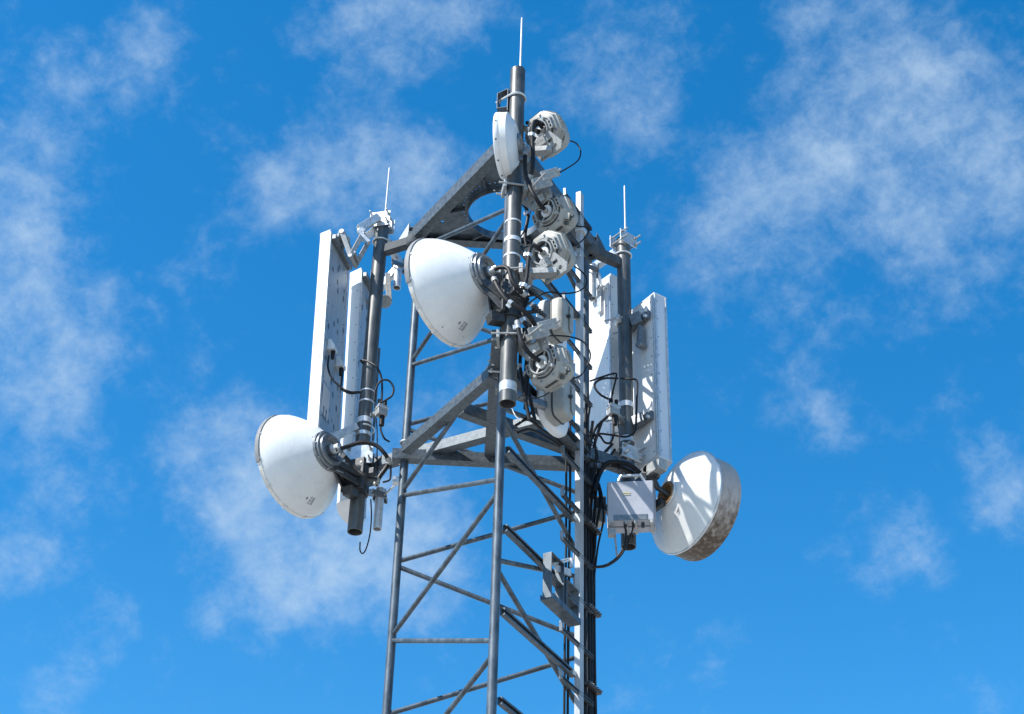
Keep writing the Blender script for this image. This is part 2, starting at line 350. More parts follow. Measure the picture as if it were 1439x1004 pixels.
for p, pole in ((A, LPOLE), (B, FPOLE), (C, RPOLE)):
    d = (p - O).normalized(); s_ = V(-d.y, d.x, 0); c = p + d * .055
    mb = MB(); mb.lathe([(.02, 0), (.04, 0), (.042, -.012), (.062, -.012), (.072, -.0), (.075, .006), (.075, .085), (.0, .085)], Matrix.Translation(at(c, 10.765)), 32); boss = mb.build('leg_flange', 'matte', tower)
    pd = (pole - c).normalized(); mb = MB(); mb.bar(at(c + pd * .05, ZH - .035), at(pole - pd * .056, ZH - .035), .075, .085); ao = mb.build('head_arm', 'matte', tower, .004)
    e = c + pd * .07; mb = MB(); q = V(-pd.y, pd.x, 0) * .007
    tri = [at(e, ZH + .015), at(e + pd * .11, ZH + .015), at(e + pd * .0, ZH + .19)]
    if p is not B:
        mb.add([v + q for v in tri] + [v - q for v in tri], [(0, 1, 2), (5, 4, 3), (0, 3, 4, 1), (1, 4, 5, 2), (2, 5, 3, 0)]); mb.build('gusset', 'beam', ao)

# ------------------------------------------------------------------ mount poles
def ubolt(pole, z, R, away, r=.009, leg=.10):
    away = V(away).normalized(); s_ = V(-away.y, away.x, 0); mb = MB(); c = at(pole, z)
    mb.arc(c, (0, 0, 1), -away, R, -pi / 2, pi / 2, r, 18)
    for e in (1, -1):
        mb.tube([c + s_ * R * e, c + s_ * R * e + away * leg], r, 8)
        mb.cyl(c + s_ * R * e + away * (leg - .035), c + s_ * R * e + away * (leg - .02), r * 1.9, 6)
    return mb
def band(o, pole, z, h=.02, r=.0645, mat='tape'):
    MB().pipe(at(pole, z), at(pole, z + h), r, .004, 30).build('band', mat, o)
def clamp_plates(o, pole, z, face, w=.19, h=.13, gap=.068):     # a pair of plates drawn together by four long studs
    face = V(face).normalized(); s_ = V(-face.y, face.x, 0); fr = frame(face)
    for e in (1, -1): MB().box(at(pole, z) + face * gap * e, (w, h, .009), fr).build('clamp_plate', 'bright', o, .002)
    mb = MB()
    for a in (-1, 1):
        for b in (-1, 1):
            c = at(pole, z + b * h * .29) + s_ * a * w * .4
            mb.cyl(c - face * (gap + .02), c + face * (gap + .075), .0072, 8)
            for k in (gap + .010, -gap - .010): mb.cyl(c + face * (k - .006), c + face * (k + .006), .015, 6)
    mb.build('stud', 'alu', o)
PR = .061
PL = {}
for key, xy, y0, y1, label in (('F', FPOLE, 100, 568, 'tallest dark grey mount pole nearest the viewer, standing above the tower head'),
                               ('L', LPOLE, 312, 748, 'dark grey mount pole out on the left arms, beside the tall narrow panel antennas'),
                               ('R', RPOLE, 338, 769, 'dark grey mount pole out on the right arms, behind the grey equipment box')):
    z0, z1 = zat(xy, y1), zat(xy, y0); o = thing('mount_pole', label, 'pole', at(xy, z0), 'mount poles at the tower corners'); PL[key] = o
    mb = MB(); mb.pipe(at(xy, z0), at(xy, z1), PR, .007, 36); mb.build('pipe', 'pole', o)
    mb = MB(); mb.lathe([(.0, .02), (.035, .016), (PR - .004, .004), (PR + .001, -.0), (PR + .001, -.004), (.0, -.004)], Matrix.Translation(at(xy, z1)), 32); mb.build('end_cap', 'pole', o)
TOPF, TOPL, TOPR = zat(FPOLE, 100), zat(LPOLE, 312), zat(RPOLE, 338)
for y, h in ((316, .014), (343, .035), (364, .016)): band(PL['F'], FPOLE, zat(FPOLE, y), h)
band(PL['F'], FPOLE, zat(FPOLE, 553), .075, .063, 'bright')
for y, h in ((553, .012), (568, .016), (597, .05)): band(PL['L'], LPOLE, zat(LPOLE, y), h)
band(PL['L'], LPOLE, zat(LPOLE, 615), .035, .066, 'bright'); band(PL['R'], RPOLE, zat(RPOLE, 624), .05, .066, 'bright'); band(PL['R'], RPOLE, zat(RPOLE, 575), .05, .064, 'tape')
# round bolts that tie each pole to its arms
ubolt(LPOLE, zat(LPOLE, 341), .068, (.8, .6, 0)).build('u_bolt', 'bright', PL['L'])
ubolt(RPOLE, zat(RPOLE, 360), .068, (-.8, .6, 0)).build('u_bolt', 'bright', PL['R'])
ubolt(FPOLE, zat(FPOLE, 139), .068, (-.75, .66, 0), .01, .16).build('u_bolt', 'bright', PL['F'])
fr = frame((-.75, .66, 0)); c = at(FPOLE, zat(FPOLE, 139)) + V(-.09, .02, 0)
c = at(FPOLE, zat(FPOLE, 139)) + V(-.064, .02, -.03); w = V(-.97, .24, 0); q_ = V(-.24, -.97, 0)
mb = MB(); mb.box(c, (.09, .24, .008), frame(w)); mb.box(c + w * .085, (.09, .17, .008), frame(w))
for zz, a0, a1 in ((.116, 0, .085), (-.08, .0, .085)): mb.bar(c + V(0, 0, zz) + w * .004, c + w * .085 + V(0, 0, zz - (.035 if zz > 0 else 0)), .09, .008)
mb.build('pole_bracket', 'galv', PL['F'], .002)
clamp_plates(PL['L'], LPOLE, TOPL - .02, (-.25, -.95, 0), .19, .16); clamp_plates(PL['R'], RPOLE, TOPR - .02, (.62, -.78, 0), .2, .13)
clamp_plates(PL['L'], LPOLE, zat(LPOLE, 645), (-.15, -1, 0), .22, .17); clamp_plates(PL['R'], RPOLE, zat(RPOLE, 641), (.55, -.83, 0), .2, .13)
# studs and slanted strut behind the right and left pole heads
mb = MB(); mb.bar(at(RPOLE, TOPR - .1) + V(-.05, .03, 0), at(RPOLE, TOPR - .1) + V(-.36, .42, 0), .06, .06); mb.build('cross_strut', 'bright', PL['R'], .004)
mb = MB(); mb.bar(at(LPOLE, TOPL - .12) + V(.02, .05, 0), at(LPOLE, TOPL - .12) + V(.14, .42, 0), .06, .06); mb.build('cross_strut', 'bright', PL['L'], .004)

# lightning rods
zr = zat(FPOLE, 27) - TOPF
rods = []
def rod(pole, top, yt, lean, label, first=None):
    if first is None:
        h = .62; b = at(pole, top); o = thing('lightning_rod', label, 'lightning rod', b, 'thin lightning rods on the pole tops')
        MB().tube([b + V(.02, 0, -.03), b + V(.02, 0, h * .97), b + V(.02, 0, h)], [.0085, .007, .003], 10).build('spike', 'rod', o)
        MB().cyl(b + V(.02, 0, -.03), b + V(.02, 0, .015), .015, 12).build('base_clamp', 'bright', o); rods.append(o)
    else: dup(rods[0], at(pole, top), label, lean)
rod(FPOLE, TOPF, 27, None, 'thin pale lightning rod on top of the tallest middle mount pole')
rod(LPOLE, TOPL + .03, 233, (0, radians(2.5), 0), 'thin pale lightning rod on the left mount pole, leaning slightly right')
rod(RPOLE, TOPR + .03, 250, (0, radians(-1.0), 0), 'thin pale lightning rod on the right mount pole, above its bolted plate')
for o_, f_ in ((rods[0], 1.0),): pass

# ------------------------------------------------------------------ bell-backed dish antennas
def dishM(hub, az, tilt): return frame((sin(az) * cos(tilt), cos(az) * cos(tilt), sin(tilt)), o=hub)
def bell_dish(hub, az, tilt, R, dep, label):
    m = dishM(hub, az, tilt); o = thing('dish_antenna', label, 'dish antenna', hub, 'bell backed dish antennas')
    rh = .12; prof = []
    n = 22
    for i in range(n + 1):
        t = i / n; z = dep * t; k = rh / R
        r = R * (k + (1 - k) * (1 - (1 - t) ** 1.32) ** 0.93); prof.append((r, z))
    prof += [(R + .004, dep + .008), (R + .004, dep + .014)]
    inner = [(r - .006, z + .006) for r, z in prof[::-1]]
    b = MB().lathe(prof, m, 96).build('reflector', 'dish', o, smooth=50)
    rim = MB(); rim.lathe([(R + .004, dep + .0145), (R + .009, dep + .015), (R + .009, dep + .048), (R - .01, dep + .052)], m, 96); rim.cur = 1
    MB().lathe([(R - .004, dep + .05), (R * .7, dep + .075), (R * .3, dep + .09), (.001, dep + .093)], m, 64).build('radome', 'rim', o, smooth=60)
    # dark edging strip round part of the rim
    a0, a1 = radians(STRIP[0]), radians(STRIP[1]); ns = 30; rg = []
    for i in range(ns + 1):
        a = a0 + (a1 - a0) * i / ns
        rg.append([m @ V(r * cos(a), r * sin(a), z) for r, z in ((R + .011, dep + .014), (R + .018, dep + .016), (R + .02, dep + .034), (R + .018, dep + .056), (R + .0, dep + .058))])
    MB().rings(rg).build('edge_strip', 'gasket', o, .002)
    for i in range(12):
        a = 2 * pi * i / 12 + .2; c = m @ V((R + .009) * cos(a), (R + .009) * sin(a), dep + .03); rd = (m.to_3x3() @ V(cos(a), sin(a), 0)); rim.box(c, (.016, .006, .044), frame(m.to_3x3() @ V(0, 0, 1), rd))
    rim.build('rim', 'rim bright', o, smooth=50)
    # stepped hub
    h = MB(); h.lathe([(.168, .036), (.170, .028), (.170, .012), (.156, .008), (.154, -.008), (.134, -.012), (.131, -.03), (.108, -.034), (.104, -.026), (.082, -.01), (.08, -.004), (.05, -.004), (.048, -.034), (.001, -.036)], m, 56); h.cur = 1
    for i in range(8):
        a = 2 * pi * i / 8; h.cyl(m @ V(.163 * cos(a), .163 * sin(a), .016), m @ V(.163 * cos(a), .163 * sin(a), .004), .006, 6)
    h = h.build('hub', 'hub bright', o)
    f = MB(); f.box(m @ V(0, 0, -.06), (.045, .045, .07), m); f.cyl(m @ V(0, 0, -.03), m @ V(0, 0, -.04), .04, 20); f.build('feed_flange', 'bright', h, .003)
    # printed sticker on the lower back
    def onbell(a, t):
        i = min(int(t * n), n - 1); q = t * n - i; r = prof[i][0] * (1 - q) + prof[i + 1][0] * q; z = prof[i][1] * (1 - q) + prof[i + 1][1] * q
        return m @ V((r + .0025) * cos(a), (r + .0025) * sin(a), z - .0015)
    sa = radians(STICK[0]); w_ = .085 / R / .9
    def patch(a_, t_, da, dt, name, mat, lift=0):
        vs = []; k = 5
        for i in range(k + 1):
            for j in range(k + 1): vs.append(onbell(a_ + da * (i / k - .5), t_ + dt * (j / k - .5)))
        c0 = m @ V(0, 0, dep * .5); vs = [v + (v - c0).normalized() * lift for v in vs]
        return MB().add(vs, [(i * (k + 1) + j, i * (k + 1) + j + 1, (i + 1) * (k + 1) + j + 1, (i + 1) * (k + 1) + j) for i in range(k) for j in range(k)])
    mbk = MB()
    for i in range(7):
        for a_, da in ((-.045, .07), (.035, .06 - .02 * (i % 3))):
            q = patch(sa + a_, STICK[1] + (i - 3) * .022, da, .008, '', '', .001); mbk.add(q.v, q.f)
    q = patch(sa + .14, STICK[1] - .01, .03, .045, '', '', .001); mbk.add(q.v, q.f)
    mbk.build('printed_sticker', 'ink', b)
    return o, m
STRIP = (-22, 52); STICK = (262, .66)
hub1 = P(684.0, 384.4, 9.76); d1, m1 = bell_dish(hub1, radians(-53.9), radians(-1.67), .421, .372, 'large white bell backed dish in the middle, clamped to the tallest mount pole')
hub2 = P(464.0, 633.5, 11.3); d2, m2 = bell_dish(hub2, radians(-52.46), radians(-3.08), .427, .338, 'large white bell backed dish low on the left mount pole')
q = MB(); c = m2 @ V(-.16, -.09, .05)

# fittings that carry a dish on its pole
def dish_mount(d, m, pole, zc, label=None):
    hb = m @ V(0, 0, -.03); c = at(pole, zc); out = V(hb.x - pole.x, hb.y - pole.y, 0).normalized(); s_ = V(-out.y, out.x, 0)
    br = MB(); br.box(c + out * .085 + V(0, 0, .0), (.19, .24, .04), frame(out)); br.box(c - out * .085, (.19, .09, .04), frame(out)); br.box(c + s_ * .085, (.06, .12, .16), frame(s_, out)); br.box(c - s_ * .085, (.06, .10, .16), frame(s_, out)); b = br.build('pole_clamp', 'castdark', d, .008)
    for dz in (-.07, .07): ubolt(pole, zc + dz, .068, out, .008, .11).build('u_bolt', 'bright', b)
    a = MB()
    for sd in (-.075, .075):
        p0 = c + out * .1 + s_ * sd + V(0, 0, -.05); p1 = m @ V(sd * .9, -.09, .0); a.bar(p0, p1, .03, .055)
        a.bar(c + out * .1 + s_ * sd + V(0, 0, -.14), m @ V(sd * .7, -.12, .01), .02, .05)
    a.box(c + out * .10 + V(0, 0, -.1), (.2, .15, .03), frame(out)); a.build('mount_arm', 'castdark', d, .006)
    w = MB(); nb = 5
    for i in range(nb + 1):
        t = i / nb; p0 = (m @ V(-.07, -.11, -.02)).lerp(c + out * .11 + s_ * .06 + V(0, 0, -.06), t); w.bar(p0 + V(0, 0, -.05), p0 + V(0, 0, .06), .007, .007)
    for dz in (-.045, .0, .055): w.bar((m @ V(-.07, -.11, -.02)) + V(0, 0, dz), c + out * .11 + s_ * .06 + V(0, 0, -.06 + dz), .007, .007)
    w.build('ribbed_bracket', 'alu', d)
    e = MB(); c2 = c + V(0, 0, -.17)
    e.pipe(c2, c2 + V(0, 0, .07), .082, .02, 28); e.rings([[c2 + V(0, 0, z_) + V(cos(a) * r_, sin(a) * r_, 0) for a in [2 * pi * i / 20 for i in range(20)]] for r_, z_ in ((.078, .06), (.088, .11), (.125, .15), (.13, .2), (.1, .24))]); e.sect(c2 + out * .06 + V(0, 0, -.03), c2 + out * .17 + V(0, 0, -.05), [(-.04, -.03), (.04, -.03), (.05, .05), (-.05, .05)]); e.build('lower_collar', 'castdark', d, .006)
dish_mount(d1, m1, FPOLE, zat(FPOLE, 424)); dish_mount(d2, m2, LPOLE, zat(LPOLE, 671))

# right dish: shallow cone with a deep stained shroud
hub3 = P(936.7, 694.4, 11.42); m3 = dishM(hub3, radians(56.9), radians(-2.9)); R3, DP3 = .4275, .187
d3 = thing('dish_antenna', 'white conical dish with deep brown stained shroud, low at the right', 'dish antenna', hub3)
prof = [(.075, 0), (.12, .028), (.2, .070), (.3, .122), (.375, .160), (.415, .178), (R3, DP3)]
MB().lathe(prof, m3, 96).build('reflector', 'dish', d3, smooth=50)
MB().lathe([(R3, DP3 + .0005), (R3 + .008, DP3 + .002), (R3 + .01, DP3 + .014), (R3 + .004, DP3 + .022), (R3 - .004, DP3 + .022)], m3, 96).build('rim', 'bright', d3)
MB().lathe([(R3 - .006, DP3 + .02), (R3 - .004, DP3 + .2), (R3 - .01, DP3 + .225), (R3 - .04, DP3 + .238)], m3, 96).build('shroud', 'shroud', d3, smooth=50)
MB().lathe([(R3 - .041, DP3 + .239), (.2, DP3 + .25), (.001, DP3 + .255)], m3, 64).build('radome', 'rim', d3)
MB().lathe([(.1, .014), (.102, -.002), (.096, -.012), (.082, -.014), (.078, .0), (.07, .03), (.045, .05), (.001, .055)], m3, 40).build('hub', 'copper', d3)
MB().lathe([(.1035, .016), (.108, .008), (.108, -.006), (.1035, -.010)], m3, 40).build('hub_ring', 'bright', d3)
mb = MB(); mb.cyl(m3 @ V(0, 0, .02), m3 @ V(.03, .05, -.10), .022, 16); mb.cyl(m3 @ V(.03, .05, -.08), m3 @ V(.03, .13, -.14), .03, 16); mb.build('feed_elbow', 'castdark', d3)
mb = MB(); mb.box(m3 @ V(-.05, .16, -.14), (.16, .10, .09), m3); b = mb.build('mount_block', 'alu', d3, .006)
mb = MB(); mb.pipe(m3 @ V(.06, .17, -.06), m3 @ V(.02, .17, -.19), .042, .009, 24); mb.build('pivot_tube', 'castdark', b)
mb = MB(); c = m3 @ V(-.05, .14, -.15); mb.bar(c, at(RPOLE, c.z + .02), .06, .09); mb.bar(m3 @ V(0, -.08, -.03), at(RPOLE, c.z - .25), .05, .07); mb.build('mount_arm', 'castdark', d3, .005)
mb = MB()
for i, (a, r) in enumerate(((-1.75, .17), (-1.66, .176), (-1.57, .18))):
    zc_ = .055 + (r - .17) * .5
    mb.box(m3 @ V(r * cos(a - .35), r * sin(a - .35), zc_ - .003), (.004 + .008 * (i % 2), .03, .002), m3)
mb.build('printed_sticker', 'ink', d3)

# top dish seen side-on
hub4 = P(729, 203, 9.70); m4 = dishM(hub4, radians(-79), 0.0)
d4 = thing('dish_antenna', 'small white drum shaped dish near the very top, seen edge on', 'dish antenna', hub4)
RT = .262
MB().lathe([(.07, .0), (.14, .003), (.175, .012), (.205, .03), (.232, .05), (.25, .058), (RT - .006, .06), (RT - .004, .115)], m4, 72).build('reflector', 'dish', d4, smooth=50)
MB().lathe([(RT - .004, .1155), (RT, .12), (RT, .151), (RT - .006, .157), (RT - .03, .162), (.001, .165)], m4, 72).build('radome', 'white', d4, smooth=50)
mb = MB()
for i in range(10):
    a = 2 * pi * i / 10 + .1; mb.cyl(m4 @ V((RT) * cos(a), RT * sin(a), .135), m4 @ V((RT + .004) * cos(a), (RT + .004) * sin(a), .135), .007, 8)
mb.build('rim_screw', 'castdark', d4)
MB().lathe([(.085, .012), (.088, 0), (.08, -.02), (.05, -.03), (.001, -.032)], m4, 36).build('hub', 'hub', d4)
mb = MB()
for i in range(4):
    for j in range(3): mb.box(m4 @ V((.165 + j * .018) * cos(-1.95 - i * .06), (.165 + j * .018) * sin(-1.95 - i * .06), .0315 + j * .0125), (.006, .004, .002), m4)
mb.build('printed_sticker', 'ink', d4)
c = at(FPOLE, zat(FPOLE, 222)); mb = MB(); mb.box(c + V(.0, -.085, 0), (.15, .026, .2)); mb.box(c + V(0, .085, 0), (.15, .026, .08)); mb.box(c + V(.08, 0, 0), (.02, .18, .05)); mb.box(c + V(-.08, 0, 0), (.02, .18, .05)); mb.bar(c + V(-.03, -.07, -.02), m4 @ V(0, -.03, -.01), .06, .1); mb.build('pole_clamp', 'hub', d4, .006)
for dz in (-.06, .06): ubolt(FPOLE, c.z + dz, .068, (0, -1, 0), .008, .11).build('u_bolt', 'bright', d4)

# ------------------------------------------------------------------ radios
def radio_proto():
    o = thing('microwave_radio', '', 'radio unit', (0, 0, 0), 'pale grey microwave radios in a column')
    oc = lambda r, n=8, sx=1: [(r * cos(2 * pi * (i + .5) / n) * sx, r * sin(2 * pi * (i + .5) / n)) for i in range(n)]
    def prism(layers): return MB().rings([[V(x, y, z) for x, y in oc(r)] for r, z in layers])
    cs = MB().rings([[V(x, y - .022, z) for x, y in oc(r)] for r, z in ((.128, -.012), (.162, -.03), (.166, -.06), (.178, -.066), (.178, -.118), (.166, -.126))]); cs.build('casing', 'radio', o, .005, smooth=30)
    # back shell, round-cornered
    k = 40; sq = lambda r, z: [V(r * (abs(cos(t)) ** .62) * (1 if cos(t) > 0 else -1), r * (abs(sin(t)) ** .62) * (1 if sin(t) > 0 else -1), z) for t in [2 * pi * i / k for i in range(k)]]
    MB().rings([sq(.142, -.1262), (sq(.146, -.14)), sq(.144, -.19), sq(.126, -.215), sq(.085, -.222)]).build('back_shell', 'radio', o, smooth=50)
    mb = MB()                                    # cooling slots along one lower edge
    for i in range(9):
        x = -.05 + i * .0125; mb.box((x, -.176, -.045), (.005, .006, .024))
    mb.build('cooling_slot', 'dark', o)
    for i in range(8):                            # cooling ribs round the casing
        a = 2 * pi * (i) / 8 ; mb = MB()
        for k in range(-3, 4): c_ = V(cos(a) * .167, sin(a) * .167 - .022, -.095) + V(-sin(a), cos(a), 0) * (k * .0145); mb.box(c_, (.014, .005, .034), Matrix.Rotation(a, 3, 'Z'))
        mb.box(V(cos(a) * .162, sin(a) * .162 - .022, -.095), (.008, .1, .03), Matrix.Rotation(a, 3, 'Z')); mb.build('cooling_rib', 'radio', o)
    MB().lathe([(.124, -.013), (.124, -.0095), (.001, -.0095)], Matrix.Identity(4), 32).build('face_gasket', 'castdark', o)
    mb = MB()
    for i in range(8):
        a = 2 * pi * (i + .5) / 8; mb.cyl((cos(a) * .141, sin(a) * .141, -.03), (cos(a) * .141, sin(a) * .141, -.008), .009, 8)
    mb.box((0, 0, -.026), (.2, .2, .008)); mb.build('casing_bolts', 'hub', o)
    f = MB()
    ring = lambda r0, r1, z0, z1, n=44: f.lathe([(r0, z0), (r1, z0), (r1, z1), (r0, z1), (r0, z0)], Matrix.Identity(4), n)
    ring(.086, .096, -.02, .028); ring(.102, .112, -.02, .004)
    for i in range(4):
        a = pi / 4 + i * pi / 2; f.bar((cos(a) * .04, sin(a) * .04, -.002), (cos(a) * .088, sin(a) * .088, .006), .014, .012); f.cyl((cos(a) * .108, sin(a) * .108, -.02), (cos(a) * .108, sin(a) * .108, .02), .016, 12)
    face = f.build('face_ring', 'alu', o, .002)
    MB().lathe([(.085, -.0095), (.085, -.008), (.001, -.008)], Matrix.Identity(4), 36).build('face_recess', 'castdark', face)
    MB().lathe([(.05, -.017), (.05, .004), (.046, .008), (.03, .008), (.026, .012), (.001, .012)], Matrix.Identity(4), 36).build('feed_disc', 'white', face)
    mb = MB(); mb.tube([(0, 0, .01), (0, 0, .05)], [.022, .018], 14); mb.build('feed_boot', 'black', face)
    for sx in (-1, 1):                            # latch loops on both sides
        mb = MB(); x = sx * .132
        for a, b in (((x, .035, 0), (x, -.035, 0)), ((x - sx * .026, .035, 0), (x - sx * .026, -.035, 0)), ((x, .035, 0), (x - sx * .026, .035, 0)), ((x, -.035, 0), (x - sx * .026, -.035, 0)), ((x, 0, 0), (x - sx * .026, 0, 0))): mb.bar(V(a), V(b), .009, .022, up=(0, 0, 1))
        mb.build('latch', 'alu', o)
    mb = MB(); mb.box((.122, -.125, -.05), (.085, .05, .05), Matrix.Rotation(radians(-45), 3, 'Z')); mb.build('connector_block', 'radio', o, .004)
    mb = MB(); mb.cyl((.13, -.13, -.045), (.172, -.162, -.045), .012, 12); mb.cyl((.09, -.165, -.05), (.105, -.18, -.05), .015, 14); mb.box((.115, -.14, -.048), (.08, .02, .02), Matrix.Rotation(radians(-45), 3, 'Z')); mb.build('cable_gland', 'castdark', o)
    # bracket plate with cut-outs, reaching to one side
    def rr(x0, y0, x1, y1): return [(x0, y0), (x1, y0), (x1, y1), (x0, y1)]
    b = MB(); plate_holes(b, [(-.1, .06), (.1, .06), (.11, .14), (.06, .25), (-.14, .25), (-.17, .2), (-.13, .12)], [rr(-.03, .17, .045, .225), th_(V(-.1, .2, 0), .018, 10), th_(V(.08, .12, 0), .011, 8), rr(-.1, .12, -.05, .15)], .012, .022)
    b.box((0, .105, .03), (.09, .07, .03)); br = b.build('bracket', 'alu', o, .003)
    mb = MB()
    for i in range(3): mb.box((-.02 + i * .02, .105, .0455), (.006, .005, .002))
    mb.build('bracket_slot', 'dark', br)
    return o
RD = [(758, 186, 9.78, -138, 20, 188, 'topmost of the four pale grey microwave radios, beside the small drum dish'),
      (768, 297, 9.82, -138, 14, 12, 'second highest microwave radio, just below the tower head plate'),
      (764, 356, 9.80, -138, 18, 190, 'third highest microwave radio, directly beneath the second and level with the middle dish hub'),
      (761, 509, 9.80, -140, 12, 10, 'lowest of the four pale grey microwave radios, right of the open pipe end')]
rp = None; RADM = []
for i, (x, y, Y, az, tl, roll, lab) in enumerate(RD):
    loc = P(x, y, Y); a, t = radians(az), radians(-tl); zz = V(sin(a) * cos(t), cos(a) * cos(t), sin(t))
    mm = frame(zz) @ Matrix.Rotation(radians(roll), 4, 'Z'); mm.translation = loc; RADM.append(mm)
    if rp is None: rp = radio_proto(); rp.location = loc; rp.rotation_euler = mm.to_euler(); rp['label'] = lab; r_ = rp
    else: r_ = dup(rp, loc, lab, mm.to_euler())
    # clamp and arm from the bracket to the front pole
    e = mm @ V(-.06, .22, .02); c = at(FPOLE, e.z + .01); d = V(e.x - FPOLE.x, e.y - FPOLE.y, 0).normalized()
    mb = MB(); mb.box(c + d * .08, (.15, .09, .03), frame(d)); mb.box(c - d * .08, (.15, .07, .022), frame(d)); mb.bar(c + d * .08, e, .07, .05)
    s_ = V(-d.y, d.x, 0)
    for k in (-1, 1): mb.cyl(c + s_ * .07 * k - d * .13, c + s_ * .07 * k + d * .1, .009, 8)
    loc_inv = mm.inverted(); mb.v = [loc_inv @ v for v in mb.v]; me_o = MB(); me_o.v = mb.v; me_o.f = mb.f
    sv = r_.location.copy(); r_.location = (0, 0, 0); pc = me_o.build('pole_clamp', 'alu', r_, .004); r_.location = sv

# two compact white antennas behind the radios
def compact(x, y, Y, label):
    c = P(x, y, Y); a = radians(-58); m = frame((sin(a), cos(a), .0), o=c)      # +z looks away from the viewer
    o = thing('compact_antenna', label, 'antenna', c, 'compact white antennas behind the radios')
    k = 56; pw = .72
    sq = lambda r, z, sy=1.12: [m @ V(r * (abs(cos(t)) ** pw) * (1 if cos(t) > 0 else -1), sy * r * (abs(sin(t)) ** pw) * (1 if sin(t) > 0 else -1), z) for t in [2 * pi * i / k for i in range(k)]]
    MB().rings([sq(.12, -.004), sq(.178, .0), sq(.194, .014), sq(.197, .05), sq(.186, .07), sq(.14, .078)]).build('radome', 'white', o, smooth=55)
    s2 = lambda w, h, z, dx=.095: [m @ V(dx + w * (abs(cos(t)) ** .4) * (1 if cos(t) > 0 else -1), -.02 + h * (abs(sin(t)) ** .4) * (1 if sin(t) > 0 else -1), z) for t in [2 * pi * i / 40 for i in range(40)]]
    b = MB().rings([s2(.07, .13, -.16), s2(.086, .158, -.15), s2(.094, .17, -.12), s2(.1, .18, -.0045)]).build('housing', 'radio', o, smooth=45)
    MB().rings([s2(.098, .177, -.072), s2(.102, .181, -.07), s2(.102, .181, -.06), s2(.098, .177, -.058)]).build('seam', 'castdark', b)
    mb = MB(); mb.cyl(m @ V(.1, -.02, -.155), m @ V(.1, -.02, -.185), .015, 14); mb.build('socket', 'castdark', b); MB().rings([s2(.03, .125, -.1645, .05), s2(.03, .125, -.172, .05)]).build('cover_rib', 'radio', b, .004)
    mb = MB()
    for i in range(6): mb.box(m @ V(.15, .06 + i * .014, -.085), (.012, .005, .03), m)
    mb.build('cooling_slot', 'dark', b)
    p0 = m @ V(.15, -.1, -.02); mb = MB(); mb.bar(p0, at(B, p0.z), .05, .06); mb.box(at(B, p0.z), (.1, .1, .05)); mb.build('mount_arm', 'hub', o, .006)
    return o
compact(781, 460, 10.6, 'upper compact white antenna showing above the lowest radio')
compact(783, 572, 10.6, 'lower compact white antenna hanging below the lowest radio')

# ------------------------------------------------------------------ panel antennas
def panel(E, d, f, w, t, z0, z1, label, mats, group=None, bulge=.045, tilt=0):
    # E near back corner, d along the back, f towards the front; the front is a shallow curve
    E, d, f = V(E), V(d).normalized(), V(f).normalized()
    fp = V(d.y, -d.x, 0); fp = fp if fp.dot(f) > 0 else -fp
    o = thing('panel_antenna', label, 'panel antenna', at(E + d * w / 2, z0), group)
    sec = [(0, .003), (.0, t)]
    n = 12
    for i in range(n + 1):
        q = i / n; sec.append((.012 + (w - .024) * q, t + .012 + bulge * (1 - (2 * q - 1) ** 2)))
    sec += [(w, t), (w, .003)]
    pt = lambda x, y, z: at(E + d * x + f * y - fp * (tilt * (z1 - z)), z)
    vs = [pt(x, y, z) for z in (z0, z1) for x, y in sec]; k = len(sec)
    shell = MB(); shell.add(vs, [(i, (i + 1) % k, k + (i + 1) % k, k + i) for i in range(k)]); shell.cur = 1; zr_ = [z0 + .06 + i * .19 for i in range(int((z1 - z0 - .09) / .19) + 1)]
    for z in zr_: shell.cyl(pt(-.002, t * .25, z), pt(.002, t * .25, z), .0055, 8)
    shell.build('shell', mats[0] + ' castdark', o, smooth=30)
    bp = MB().bar(pt(w / 2, 0, z0 + .01), pt(w / 2, 0, z1 - .01), w - .012, .006, up=fp); bp.cur = 1
    for z in zr_: bp.cyl(pt(.05, -.005, z), pt(.05, -.002, z), .006, 8); bp.cyl(pt(w - .06, -.005, z + .05), pt(w - .06, -.002, z + .05), .006, 8)
    bp.build('back_plate', mats[1] + ' castdark', o)
    for z, s_, nm in ((z1, 1, 'top_cap'), (z0, -1, 'bottom_cap')):
        c = E + d * w / 2
        big = [((x - w / 2) * 1.015 + w / 2, y * 1.0 - (.003 if y < .01 else -.003)) for x, y in sec]
        vs = [pt(x, y, zz) for zz in (z - .0 * s_, z + .014 * s_) for x, y in big]
        MB().add(vs, [tuple(range(k))[::-1], tuple(range(k, 2 * k))] + [(i, (i + 1) % k, k + (i + 1) % k, k + i) for i in range(k)]).build(nm, mats[2], o, .003, smooth=30)
    # rolled metal edges down both sides of the back, with rivets
    for x, sgn in ((.006, 1), (w - .006, -1)):
        MB().bar(pt(x + .004 * sgn, -.004, z0 + .012), pt(x + .004 * sgn, -.004, z1 - .012), .02, .010, up=f).build('edge_strip', mats[3], o, .002)
    return o, pt
Ld, Lf = (.255, .967, 0), (-.967, .255, 0)
E1 = P(464.5, 324.5, 11.4); LZ1, LZ0 = E1.z, 8.50
p1, q1 = panel(E1, Ld, (-.84, .54, 0), .50, .105, LZ0, LZ1, 'outermost left panel antenna, its grey back speckled with rust spots', ('white', 'back', 'white', 'bright'), 'left panel antennas', .04, .037)
E2 = P(508, 378, 11.95); p2, q2 = panel(E2, Ld, (-.80, .60, 0), .40, .13, 8.47, E2.z, 'inner left panel antenna, partly hidden by the left mount pole', ('white', 'back', 'white', 'bright'), 'left panel antennas', .04, .037)
